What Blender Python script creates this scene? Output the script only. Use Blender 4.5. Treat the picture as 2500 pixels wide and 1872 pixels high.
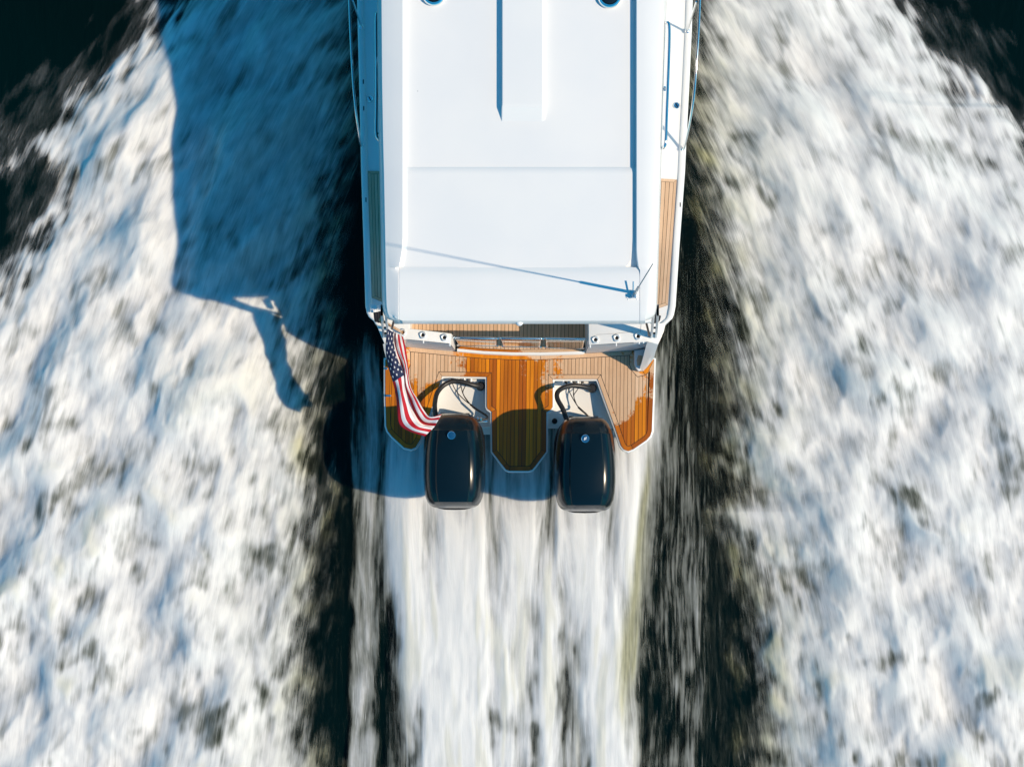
import bpy, bmesh, math, random
import numpy as np
from mathutils import Vector, Quaternion

for o in list(bpy.data.objects):
    bpy.data.objects.remove(o)
scene = bpy.context.scene
COL = scene.collection
rnd = random.Random(7)

# ------------------------------------------------------------------ camera, sky, sun, exposure
CAM_H = 21.5
FPX = 4861.0                      # focal length in pixels of a 2500 px wide frame
TILT = math.atan(277.0 / FPX)
cam_d = bpy.data.cameras.new('camera')
cam_d.sensor_width = 36.0
cam_d.lens = FPX / 2500.0 * 36.0
cam_d.clip_end = 2000.0
cam = bpy.data.objects.new('camera', cam_d)
COL.objects.link(cam)
cam.location = (0, 0, CAM_H)
cam.rotation_euler = (TILT, 0, 0)
scene.camera = cam

SUN_EL = math.radians(47.5)
SUN_DIR = Vector((0.978 * math.cos(SUN_EL), -0.209 * math.cos(SUN_EL), math.sin(SUN_EL)))
world = bpy.data.worlds.new('World')
scene.world = world
world.use_nodes = True
wn = world.node_tree
wn.nodes.clear()
w_out = wn.nodes.new('ShaderNodeOutputWorld')
w_bg = wn.nodes.new('ShaderNodeBackground')
w_sky = wn.nodes.new('ShaderNodeTexSky')
w_sky.sky_type = 'NISHITA'
w_sky.sun_disc = False
w_sky.sun_elevation = SUN_EL
w_sky.sun_rotation = math.atan2(SUN_DIR.x, SUN_DIR.y)
w_sky.air_density = 1.0
w_sky.dust_density = 0.2
w_sky.ozone_density = 4.0
w_mul = wn.nodes.new('ShaderNodeMix')
w_mul.data_type = 'RGBA'
w_mul.blend_type = 'MULTIPLY'
w_mul.inputs[0].default_value = 1.0
wn.links.new(w_sky.outputs[0], w_mul.inputs[6])
w_mul.inputs[7].default_value = (0.13, 0.87, 0.98, 1)
wn.links.new(w_mul.outputs[2], w_bg.inputs[0])
w_bg.inputs[1].default_value = 0.145
wn.links.new(w_bg.outputs[0], w_out.inputs[0])

sun_d = bpy.data.lights.new('sun', 'SUN')
sun_d.energy = 4.5
sun_d.angle = math.radians(0.7)
sun_d.color = (1.0, 0.815, 0.59)
sun = bpy.data.objects.new('sun', sun_d)
COL.objects.link(sun)
sun.location = SUN_DIR * 40
sun.rotation_euler = SUN_DIR.to_track_quat('Z', 'Y').to_euler()

scene.view_settings.view_transform = 'Standard'
scene.view_settings.look = 'None'
scene.view_settings.exposure = 0.0
scene.view_settings.gamma = 1.0
scene.view_settings.use_curve_mapping = False
scene.render.engine = 'CYCLES'
scene.cycles.max_bounces = 8
scene.cycles.transparent_max_bounces = 12

# ------------------------------------------------------------------ measuring helper
ST, CT = math.sin(TILT), math.cos(TILT)


def W(px, py, z=0.0):
    """where a sight line of the photograph meets the level z"""
    a = (px - 1250.0) / FPX
    b = (936.0 - py) / FPX
    d = Vector((a, b * CT + ST, b * ST - CT))
    t = (z - CAM_H) / d.z
    return Vector((d.x * t, d.y * t, z))


def to_px(X, Y, Z):
    """inverse of W for numpy arrays"""
    dz = Z - CAM_H
    yc = Y * CT + dz * ST
    zc = -Y * ST + dz * CT
    return 1250.0 + X / (-zc) * FPX, 936.0 - yc / (-zc) * FPX


# ------------------------------------------------------------------ mesh helpers
class MB:
    def __init__(self):
        self.v = []
        self.f = []
        self.mi = []

    def add(self, verts, faces, mi=0):
        n = len(self.v)
        self.v += [tuple(p) for p in verts]
        self.f += [tuple(i + n for i in f) for f in faces]
        self.mi += [mi] * len(faces)

    def prism(self, poly, z0, z1, mi=0, slope=0.0):
        """poly: world xy list; z1 = top"""
        n = len(poly)
        c = sum((Vector((p[0], p[1])) for p in poly), Vector((0, 0))) / n
        top = [(p[0], p[1], z1) for p in poly]
        bot = [(p[0], p[1], z0) for p in poly]
        fs = [tuple(range(n)), tuple(reversed(range(n, 2 * n)))]
        for i in range(n):
            j = (i + 1) % n
            fs.append((i, i + n, j + n, j))
        self.add(top + bot, fs, mi)

    def box(self, c, s, rot=None, mi=0):
        vs = []
        for z in (-1, 1):
            for x, y in ((-1, -1), (1, -1), (1, 1), (-1, 1)):
                p = Vector((x * s[0] / 2, y * s[1] / 2, z * s[2] / 2))
                if rot is not None:
                    p = rot @ p
                vs.append(Vector(c) + p)
        self.add(vs, [(3, 2, 1, 0), (4, 5, 6, 7), (0, 1, 5, 4), (1, 2, 6, 5), (2, 3, 7, 6), (3, 0, 4, 7)], mi)

    def tube(self, pts, r, seg=10, sub=5, closed=False, r1=None, mi=0):
        pts = [Vector(p) for p in pts]
        if sub > 1 and len(pts) > 2:
            pts = catmull(pts, sub, closed)
        n = len(pts)
        vs = []
        prev = None
        for i, p in enumerate(pts):
            a = pts[(i - 1) % n] if (closed or i > 0) else p
            b = pts[(i + 1) % n] if (closed or i < n - 1) else p
            t = (b - a).normalized()
            if prev is None:
                up = Vector((0, 0, 1)) if abs(t.z) < 0.9 else Vector((1, 0, 0))
                u = t.cross(up).normalized()
            else:
                u = (prev - t * prev.dot(t)).normalized()
            prev = u
            w = t.cross(u)
            rr = r if r1 is None else r + (r1 - r) * i / (n - 1)
            for k in range(seg):
                ang = 2 * math.pi * k / seg
                vs.append(p + (u * math.cos(ang) + w * math.sin(ang)) * rr)
        fs = []
        for i in range(n if closed else n - 1):
            j = (i + 1) % n
            for k in range(seg):
                l = (k + 1) % seg
                fs.append((i * seg + k, i * seg + l, j * seg + l, j * seg + k))
        if not closed:
            fs.append(tuple(reversed(range(seg))))
            fs.append(tuple((n - 1) * seg + k for k in range(seg)))
        self.add(vs, fs, mi)

    def lathe(self, c, prof, seg=24, axis=None, mi=0):
        """prof: (radius, height) list; axis: quaternion taking z to the axis"""
        vs = []
        for r, h in prof:
            for k in range(seg):
                a = 2 * math.pi * k / seg
                p = Vector((r * math.cos(a), r * math.sin(a), h))
                if axis is not None:
                    p = axis @ p
                vs.append(Vector(c) + p)
        fs = []
        m = len(prof)
        for i in range(m - 1):
            for k in range(seg):
                l = (k + 1) % seg
                fs.append((i * seg + k, i * seg + l, (i + 1) * seg + l, (i + 1) * seg + k))
        fs.append(tuple(reversed(range(seg))))
        fs.append(tuple((m - 1) * seg + k for k in range(seg)))
        self.add(vs, fs, mi)

    def grid(self, rows, mi=0, close_u=False):
        m, n = len(rows), len(rows[0])
        vs = [p for r in rows for p in r]
        fs = []
        for i in range(m - 1):
            for j in range(n if close_u else n - 1):
                k = (j + 1) % n
                fs.append((i * n + j, i * n + k, (i + 1) * n + k, (i + 1) * n + j))
        self.add(vs, fs, mi)

    def build(self, name, mats, parent=None, smooth=None, origin=None, fix=True, bevel=0.0):
        org = Vector(origin) if origin is not None else (Vector(ROOTS[root_of(parent)]) if parent is not None else Vector((0, 0, 0)))
        me = bpy.data.meshes.new(name)
        me.from_pydata([(p[0] - org.x, p[1] - org.y, p[2] - org.z) for p in self.v], [], self.f)
        if not isinstance(mats, (list, tuple)):
            mats = [mats]
        for m in mats:
            me.materials.append(m)
        if len(mats) > 1:
            me.polygons.foreach_set('material_index', self.mi)
        if fix or bevel > 0:
            bm = bmesh.new()
            bm.from_mesh(me)
            if bevel > 0:
                bmesh.ops.remove_doubles(bm, verts=bm.verts, dist=1e-5)
            bmesh.ops.recalc_face_normals(bm, faces=bm.faces)
            if bevel > 0:
                es = [e for e in bm.edges if len(e.link_faces) == 2 and e.calc_face_angle(0) > 0.5]
                bmesh.ops.bevel(bm, geom=es, offset=bevel, segments=2, affect='EDGES', profile=0.5, clamp_overlap=True)
            bm.to_mesh(me)
            bm.free()
        if smooth is not None:
            me.polygons.foreach_set('use_smooth', [True] * len(me.polygons))
            me.set_sharp_from_angle(angle=math.radians(smooth))
        me.update()
        ob = bpy.data.objects.new(name, me)
        COL.objects.link(ob)
        if parent is not None:
            ob.parent = parent
            # every part shares the origin of its thing, so the local offset is zero
        else:
            ob.location = org
        return ob


ROOTS = {}


def root_of(o):
    while o.parent is not None:
        o = o.parent
    return o.name


def catmull(pts, sub, closed=False):
    n = len(pts)
    out = []
    rng = range(n) if closed else range(n - 1)
    for i in rng:
        p0 = pts[(i - 1) % n] if (closed or i > 0) else pts[i] * 2 - pts[i + 1]
        p1, p2 = pts[i], pts[(i + 1) % n]
        p3 = pts[(i + 2) % n] if (closed or i + 2 < n) else p2 * 2 - p1
        for k in range(sub):
            t = k / sub
            out.append(0.5 * ((2 * p1) + (p2 - p0) * t + (2 * p0 - 5 * p1 + 4 * p2 - p3) * t * t + (3 * p1 - p0 - 3 * p2 + p3) * t ** 3))
    if not closed:
        out.append(pts[-1])
    return out


def tag(o, label=None, cat=None, group=None, kind=None):
    if label:
        o['label'] = label
    if cat:
        o['category'] = cat
    if group:
        o['group'] = group
    if kind:
        o['kind'] = kind
    return o


def thing(name, loc, label, cat):
    o = bpy.data.objects.new(name, None)
    o.empty_display_size = 0.2
    o.location = loc
    COL.objects.link(o)
    ROOTS[o.name] = Vector(loc)
    return tag(o, label, cat)


# ------------------------------------------------------------------ material helpers
class NT:
    def __init__(self, name):
        self.m = bpy.data.materials.new(name)
        self.m.use_nodes = True
        self.t = self.m.node_tree
        self.t.nodes.clear()
        self.out = self.n('ShaderNodeOutputMaterial')

    def n(self, typ, **kw):
        nd = self.t.nodes.new(typ)
        for k, v in kw.items():
            setattr(nd, k, v)
        return nd

    def l(self, a, b):
        self.t.links.new(a, b)

    def set(self, sock, v):
        if isinstance(v, bpy.types.NodeSocket):
            self.l(v, sock)
        else:
            sock.default_value = v

    def math(self, op, a, b=None, c=None, clamp=False):
        nd = self.n('ShaderNodeMath', operation=op, use_clamp=clamp)
        self.set(nd.inputs[0], a)
        if b is not None:
            self.set(nd.inputs[1], b)
        if c is not None:
            self.set(nd.inputs[2], c)
        return nd.outputs[0]

    def vmath(self, op, a, b=None):
        nd = self.n('ShaderNodeVectorMath', operation=op)
        self.set(nd.inputs[0], a)
        if b is not None:
            self.set(nd.inputs[1], b)
        return nd.outputs['Value'] if op in ('LENGTH', 'DOT_PRODUCT', 'DISTANCE') else nd.outputs[0]

    def mix(self, f, a, b, mode='MIX'):
        nd = self.n('ShaderNodeMix', data_type='RGBA', blend_type=mode)
        self.set(nd.inputs[0], f)
        self.set(nd.inputs[6], a)
        self.set(nd.inputs[7], b)
        return nd.outputs[2]

    def noise(self, vec, scale, detail=3.0, rough=0.5, dist=0.0):
        nd = self.n('ShaderNodeTexNoise')
        self.set(nd.inputs['Vector'], vec)
        nd.inputs['Scale'].default_value = scale
        nd.inputs['Detail'].default_value = detail
        nd.inputs['Roughness'].default_value = rough
        nd.inputs['Distortion'].default_value = dist
        return nd.outputs['Fac']

    def step(self, v, lo, hi, a=0.0, b=1.0):
        nd = self.n('ShaderNodeMapRange', interpolation_type='SMOOTHSTEP')
        self.set(nd.inputs['Value'], v)
        self.set(nd.inputs['From Min'], lo)
        self.set(nd.inputs['From Max'], hi)
        nd.inputs['To Min'].default_value = a
        nd.inputs['To Max'].default_value = b
        return nd.outputs[0]

    def bump(self, h, strength, dist=0.01):
        nd = self.n('ShaderNodeBump')
        nd.inputs['Strength'].default_value = strength
        nd.inputs['Distance'].default_value = dist
        self.l(h, nd.inputs['Height'])
        return nd.outputs[0]

    def pbsdf(self, **kw):
        nd = self.n('ShaderNodeBsdfPrincipled')
        for k, v in kw.items():
            self.set(nd.inputs[k.replace('_', ' ')], v)
        return nd

    def done(self, shader):
        self.l(shader, self.out.inputs[0])
        return self.m


def rgb(r, g, b):
    return (r, g, b, 1.0)


def simple(name, col, rough=0.4, metal=0.0, coat=0.0, var=0.0, scale=8.0, bump=0.0, **kw):
    t = NT(name)
    co = t.n('ShaderNodeTexCoord').outputs['Object']
    n = t.noise(co, scale, 4.0, 0.6)
    f = t.math('MULTIPLY_ADD', t.math('SUBTRACT', n, 0.5), var * 2, 1.0)
    c = t.mix(1.0, rgb(*col), f, 'MULTIPLY')
    b = t.pbsdf(Base_Color=c, Roughness=t.math('MULTIPLY_ADD', t.math('SUBTRACT', n, 0.5), 0.15, rough), Metallic=metal, Coat_Weight=coat, **kw)
    b.inputs['Coat Roughness'].default_value = 0.06
    if bump > 0:
        t.l(t.bump(n, bump, 0.004), b.inputs['Normal'])
    return t.done(b.outputs[0])


def gelcoat():
    t = NT('white_gelcoat')
    co = t.n('ShaderNodeTexCoord').outputs['Object']
    big = t.noise(co, 1.3, 3, 0.5)
    c = t.mix(t.step(big, 0.3, 0.75), rgb(0.78, 0.79, 0.80), rgb(0.82, 0.82, 0.815))
    # a few dirt specks streaked fore and aft
    v = t.n('ShaderNodeTexVoronoi', feature='F1')
    v.inputs['Scale'].default_value = 2.6
    v.inputs['Randomness'].default_value = 1.0
    mp = t.n('ShaderNodeMapping')
    t.l(co, mp.inputs[0])
    mp.inputs['Scale'].default_value = (1.0, 0.55, 1.0)
    t.l(mp.outputs[0], v.inputs['Vector'])
    sp = t.step(v.outputs['Distance'], 0.012, 0.022, 1.0, 0.0)
    keep = t.step(t.noise(co, 3.7, 1), 0.5, 0.54)
    c = t.mix(t.math('MULTIPLY', sp, t.math('MULTIPLY', keep, 0.65)), c, rgb(0.25, 0.26, 0.28))
    b = t.pbsdf(Base_Color=c, Roughness=0.32, Coat_Weight=0.25)
    b.inputs['Coat Roughness'].default_value = 0.1
    return t.done(b.outputs[0])


def nonskid():
    t = NT('white_nonskid')
    co = t.n('ShaderNodeTexCoord').outputs['Object']
    n = t.noise(co, 160, 2, 0.6)
    b = t.pbsdf(Base_Color=rgb(0.76, 0.77, 0.78), Roughness=0.55)
    t.l(t.bump(n, 0.35, 0.003), b.inputs['Normal'])
    return t.done(b.outputs[0])


def speckled():
    t = NT('speckled_nonskid')
    co = t.n('ShaderNodeTexCoord').outputs['Object']
    n = t.noise(co, 220, 2, 0.7)
    c = t.mix(t.step(n, 0.4, 0.6), rgb(0.60, 0.56, 0.56), rgb(0.80, 0.77, 0.77))
    b = t.pbsdf(Base_Color=c, Roughness=0.6)
    t.l(t.bump(n, 0.4, 0.003), b.inputs['Normal'])
    return t.done(b.outputs[0])


def teak(name, wet_zones):
    """weathered teak; wet_zones=True: soaked except for two dried patches"""
    t = NT(name)
    tc = t.n('ShaderNodeTexCoord').outputs['Object']
    inf = t.n('ShaderNodeObjectInfo').outputs['Random']
    mp = t.n('ShaderNodeMapping')
    t.l(tc, mp.inputs[0])
    mp.inputs['Scale'].default_value = (1.0, 0.06, 1.0)
    off = t.n('ShaderNodeCombineXYZ')
    t.l(t.math('MULTIPLY', inf, 31.0), off.inputs[2])
    gv = t.vmath('ADD', mp.outputs[0], off.outputs[0])
    g1 = t.noise(gv, 130, 4, 0.6)
    g2 = t.noise(gv, 22, 3, 0.5)
    dry = t.mix(inf, rgb(0.57, 0.375, 0.235), rgb(0.70, 0.49, 0.33))
    dry = t.mix(t.step(g1, 0.35, 0.75, 0.0, 0.35), dry, rgb(0.36, 0.20, 0.11))
    rough = 0.55
    if wet_zones:
        wet = t.mix(t.math('POWER', inf, 1.3), rgb(0.37, 0.090, 0.005), rgb(0.84, 0.290, 0.007))
        wet = t.mix(t.step(g2, 0.3, 0.75, 0.0, 0.55), wet, rgb(0.24, 0.065, 0.006))
        n1 = t.noise(tc, 7.0, 4, 0.6)
        n2 = t.noise(tc, 38.0, 3, 0.65)
        ns = t.math('ADD', t.math('MULTIPLY', t.math('SUBTRACT', n1, 0.5), 1.5), t.math('MULTIPLY', t.math('SUBTRACT', n2, 0.5), 0.9))
        ns = t.math('ADD', ns, t.math('MULTIPLY', t.math('SUBTRACT', inf, 0.5), 0.42))
        d = None
        for (cx, cy, rx, ry) in DRY_ZONES:
            c = W(cx, cy, 0.5) - ROOTS['motor_boat']
            v = t.vmath('SUBTRACT', tc, (c.x, c.y, 0.0))
            v = t.vmath('MULTIPLY', v, (1 / (rx * 0.00432), 1 / (ry * 0.00432), 0.0))
            r = t.vmath('LENGTH', v)
            d = r if d is None else t.math('MINIMUM', d, r)
        wm = t.step(t.math('ADD', d, ns), 0.86, 1.13)
        col = t.mix(wm, dry, wet)
        rough = t.math('MULTIPLY_ADD', wm, -0.22, 0.55)
        coat = t.math('MULTIPLY', wm, 0.08)
        b = t.pbsdf(Base_Color=col, Roughness=rough, Coat_Weight=coat)
        b.inputs['Specular IOR Level'].default_value = 0.30
    else:
        b = t.pbsdf(Base_Color=dry, Roughness=0.55)
    t.l(t.bump(g1, 0.25, 0.002), b.inputs['Normal'])
    return t.done(b.outputs[0])


DRY_ZONES = [(1046, 882, 72, 58), (1452, 896, 125, 88), (1480, 960, 70, 70), (1330, 860, 60, 22), (1540, 940, 45, 55), (1110, 907, 26, 14)]

# the boat and its flag
boat = thing('motor_boat', W(1268, 700, 0.0), 'white motor boat under way with hardtop, teak swim platform and twin dark outboards', 'motor boat')

M = {}
M['gel'] = gelcoat()
M['nonskid'] = nonskid()
M['speck'] = speckled()
M['teak'] = teak('dry_teak', False)
M['teak_wet'] = teak('splashed_teak', True)
M['caulk'] = simple('black_caulking', (0.012, 0.010, 0.010), 0.6, var=0.3)
M['chrome'] = simple('polished_steel', (0.80, 0.81, 0.82), 0.12, metal=1.0, var=0.05)
M['black'] = simple('black_rubber', (0.014, 0.014, 0.016), 0.42, var=0.25, scale=30)
M['canvas'] = simple('black_canvas', (0.010, 0.009, 0.014), 0.8, var=0.3, scale=60, bump=0.5)
M['cowl'] = simple('navy_cowl_paint', (0.0026, 0.0100, 0.0165), 0.22, coat=0.0, var=0.06, scale=3)
M['cowl'].node_tree.nodes['Principled BSDF'].inputs['Specular IOR Level'].default_value = 0.30
M['lower'] = simple('charcoal_trim', (0.010, 0.011, 0.014), 0.5, var=0.1)
M['lower'].node_tree.nodes['Principled BSDF'].inputs['Specular IOR Level'].default_value = 0.2
M['emblem'] = simple('blue_enamel', (0.002, 0.065, 0.17), 0.35, coat=0.2, var=0.05)
M['whiteprint'] = simple('white_print', (0.85, 0.87, 0.9), 0.4)
M['bottom'] = simple('dark_bottom_paint', (0.012, 0.018, 0.03), 0.6, var=0.2)
M['darkglass'] = simple('tinted_glass', (0.008, 0.012, 0.016), 0.06, coat=0.5)
M['varnish'] = simple('varnished_staff', (0.50, 0.25, 0.10), 0.35, coat=0.5, var=0.25, scale=25)
M['hole'] = simple('dark_socket', (0.006, 0.006, 0.007), 0.95)
M['satin'] = simple('satin_steel', (0.80, 0.80, 0.80), 0.45, metal=0.55, var=0.05)
M['greyrail'] = simple('grey_fibreglass', (0.45, 0.46, 0.47), 0.4)


def glass():
    t = NT('clear_acrylic')
    co = t.n('ShaderNodeTexCoord').outputs['Object']
    n = t.noise(co, 40, 2)
    b = t.pbsdf(Base_Color=rgb(0.93, 0.95, 0.95), Roughness=0.03, IOR=1.45, Transmission_Weight=1.0)
    t.l(t.bump(n, 0.05, 0.001), b.inputs['Normal'])
    return t.done(b.outputs[0])


M['glass'] = glass()


def cloth(name, col):
    t = NT(name)
    co = t.n('ShaderNodeTexCoord').outputs['Object']
    n = t.noise(co, 90, 3, 0.6)
    c = t.mix(t.step(n, 0.3, 0.7, 0.0, 0.2), rgb(*col), rgb(col[0] * 0.7, col[1] * 0.7, col[2] * 0.7))
    d = t.pbsdf(Base_Color=c, Roughness=0.75)
    tr = t.n('ShaderNodeBsdfTranslucent')
    t.l(c, tr.inputs[0])
    mx = t.n('ShaderNodeMixShader')
    mx.inputs[0].default_value = 0.12
    t.l(d.outputs[0], mx.inputs[1])
    t.l(tr.outputs[0], mx.inputs[2])
    return t.done(mx.outputs[0])


M['red'] = cloth('flag_red', (0.52, 0.003, 0.018))
M['white'] = cloth('flag_white', (0.80, 0.80, 0.84))
M['blue'] = cloth('flag_blue', (0.006, 0.016, 0.07))

Z_DECK = 1.35
Z_SOLE = 0.56
Z_PLAT = 0.50

# ================================================================== WATER AND FOAM
_perm = np.random.RandomState(11).permutation(256).astype(np.int32)
_perm = np.concatenate([_perm, _perm])
_ang = np.random.RandomState(5).rand(256) * 2 * math.pi
_gx, _gy = np.cos(_ang).astype(np.float32), np.sin(_ang).astype(np.float32)


def perlin(x, y, seed=0):
    x = x.astype(np.float32) + seed * 17.31
    y = y.astype(np.float32) + seed * 9.73
    xi, yi = np.floor(x).astype(np.int32), np.floor(y).astype(np.int32)
    xf, yf = x - xi, y - yi
    u = xf * xf * xf * (xf * (xf * 6 - 15) + 10)
    v = yf * yf * yf * (yf * (yf * 6 - 15) + 10)

    def g(dx, dy):
        h = _perm[_perm[(xi + dx) & 255] + ((yi + dy) & 255)]
        return _gx[h] * (xf - dx) + _gy[h] * (yf - dy)
    a = g(0, 0) * (1 - u) + g(1, 0) * u
    b = g(0, 1) * (1 - u) + g(1, 1) * u
    return (a * (1 - v) + b * v) * 1.5


def fbm(x, y, octs=3, seed=0, gain=0.5):
    s = 0
    a = 1.0
    for i in range(octs):
        s = s + perlin(x * 2 ** i, y * 2 ** i, seed + i * 3) * a
        a *= gain
    return s


def sst(x, a, b):
    t = np.clip((x - a) / (b - a), 0, 1)
    return t * t * (3 - 2 * t)


def interp2(x, y, rows):
    """rows: list of (y, [(x, value)...]) -> value, smooth between rows"""
    ys = [r[0] for r in rows]
    vals = [np.interp(x, [p[0] for p in r[1]], [p[1] for p in r[1]]) for r in rows]
    out = np.zeros_like(x)
    for i in range(len(rows) - 1):
        m = (y >= ys[i]) & (y < ys[i + 1])
        t = (y - ys[i]) / (ys[i + 1] - ys[i])
        out = np.where(m, vals[i] * (1 - t) + vals[i + 1] * t, out)
    out = np.where(y >= ys[-1], vals[-1], out)
    return out


GX0, GX1, GY0, GY1, GS = -6.9, 6.9, -4.6, 6.9, 0.0135
gx = np.arange(GX0, GX1, GS)
gy = np.arange(GY0, GY1, GS)
X, Y = np.meshgrid(gx, gy)
PX, PY = to_px(X, Y, 0.15)
NX, NY = len(gx), len(gy)

# flow coordinates: streaks run aft and outwards
yy = np.linspace(-900, 2600, 800)
tanphi = np.tan(np.radians(np.interp(yy, [-900, 0, 500, 1100, 1900, 2600], [33, 30, 22, 12, 7, 5])))
Gint = np.cumsum(tanphi) * (yy[1] - yy[0])
Gy = np.interp(PY, yy, Gint - np.interp(0, yy, Gint))


def side_wake(left):
    V = PX + Gy if left else PX - Gy           # constant along a streak
    U = PY
    sd = 0 if left else 40
    if left:
        outer = np.interp(PY, [-900, -400, 0, 100, 200, 300, 360, 400, 450, 520, 580, 640, 800, 2600], [700, 560, 395, 330, 205, 90, 20, 15, 75, 110, 60, -10, -150, -1200])
        inner = np.interp(PY, [-900, -400, 0, 250, 350, 450, 600, 700, 760, 830, 900, 1000, 1100, 1200, 1300, 1400, 1500, 1600, 1700, 1872, 2600],
                          [900, 880, 872, 868, 850, 818, 805, 790, 780, 800, 775, 765, 770, 785, 770, 765, 755, 745, 740, 770, 760])
        dO, dI = PX - outer, inner - PX
    else:
        inner = np.interp(PY, [-900, -400, 0, 150, 300, 420, 560, 650, 750, 900, 1000, 1060, 1150, 1200, 1250, 1350, 1450, 1600, 1700, 1800, 2600],
                          [1670, 1685, 1690, 1698, 1703, 1725, 1742, 1760, 1772, 1778, 1800, 1765, 1775, 1815, 1740, 1800, 1835, 1830, 1865, 1850, 1860])
        outer = np.interp(PY, [-900, -400, 0, 60, 120, 190, 230, 250, 262, 300, 400, 2600], [1850, 2050, 2235, 2285, 2335, 2362, 2385, 2430, 2480, 2530, 2580, 3700])
        dO, dI = outer - PX, PX - inner
    near = np.minimum(dO, dI)
    # soft masses, tufts and streaks, all drawn out along the flow
    big = fbm(V / 210, U / 250, 2, sd + 1)
    mid = fbm(V / 64, U / 105, 2, sd + 5)
    sml = fbm(V / 27, U / 58, 2, sd + 9)
    stk = fbm(V / 8.0, U / 80, 2, sd + 15)
    edge = dO + 55 * big + 84 * mid + 44 * sml + 24 * stk
    edgi = dI + 30 * mid + 20 * sml + 14 * stk
    A = sst(edge, -18, 112) * sst(edgi, -62, 84)
    A = np.maximum(A, 0.07 * sst(edge, -130, -10) * sst(edgi, -60, 60))
    aft = sst(PY, 300, 1300)
    inn = np.exp(-np.clip(dI, 0, None) / 170.0)
    hb = fbm(V / 150, U / 190, 3, sd + 21, 0.62)
    hole = sst(-(hb * 0.95 + mid * 0.38 + sml * 0.30 + stk * 0.14), 0.08, 1.15)
    bil = 1 - 2.2 * np.sqrt(perlin(V / 80 + 0.35 * mid, U / 112 + 0.2 * sml, sd + 31) ** 2 + 0.02)          # rounded billows with creases between
    bil2 = 1 - 2.2 * np.sqrt(perlin(V / 34 + 0.2 * sml, U / 66, sd + 33) ** 2 + 0.02)
    C = 0.85 + 0.08 * big + 0.10 * mid + 0.17 * sml + 0.080 * stk + 0.06 * bil + 0.06 * bil2
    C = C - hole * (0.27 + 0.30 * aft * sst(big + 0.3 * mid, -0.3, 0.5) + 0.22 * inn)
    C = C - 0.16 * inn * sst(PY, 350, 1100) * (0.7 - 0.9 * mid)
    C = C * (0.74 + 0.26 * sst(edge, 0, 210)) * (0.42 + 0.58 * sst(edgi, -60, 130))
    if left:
        shade_film = sst(PX, 400, 500) * sst(-PY, -780, -640)        # thin foam, its colour also darkened and evened where the roof's shadow falls
        C = C * (1 - 0.45 * shade_film) + 0.45 * shade_film * 0.58 - 0.08 * shade_film
    # heaped white water
    core = sst(dO, -20, 330) * sst(dI, -30, 260)
    H = 0.03 + core * (0.26 + 0.14 * big) + A * (0.016 * mid + 0.0055 * sml + 0.0006 * stk + 0.07 * big) + A * sst(edge, 20, 160) * (0.017 * bil + 0.0025 * bil2)
    tint = np.exp(-np.clip(dI - 10, 0, None) / (60 if left else 80)) * (0.6 + 0.9 * mid) * sst(PY, -200, 250) * (0.55 if left else 0.7)
    tint += 0.40 * sst(big + 0.5 * mid, 0.40, 0.95) * sst(PY, 700, 1500) * (1 if left else 0.5)
    return A.clip(0, 1), C.clip(0, 1.1), H, tint.clip(0, 0.9), U, V


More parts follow.
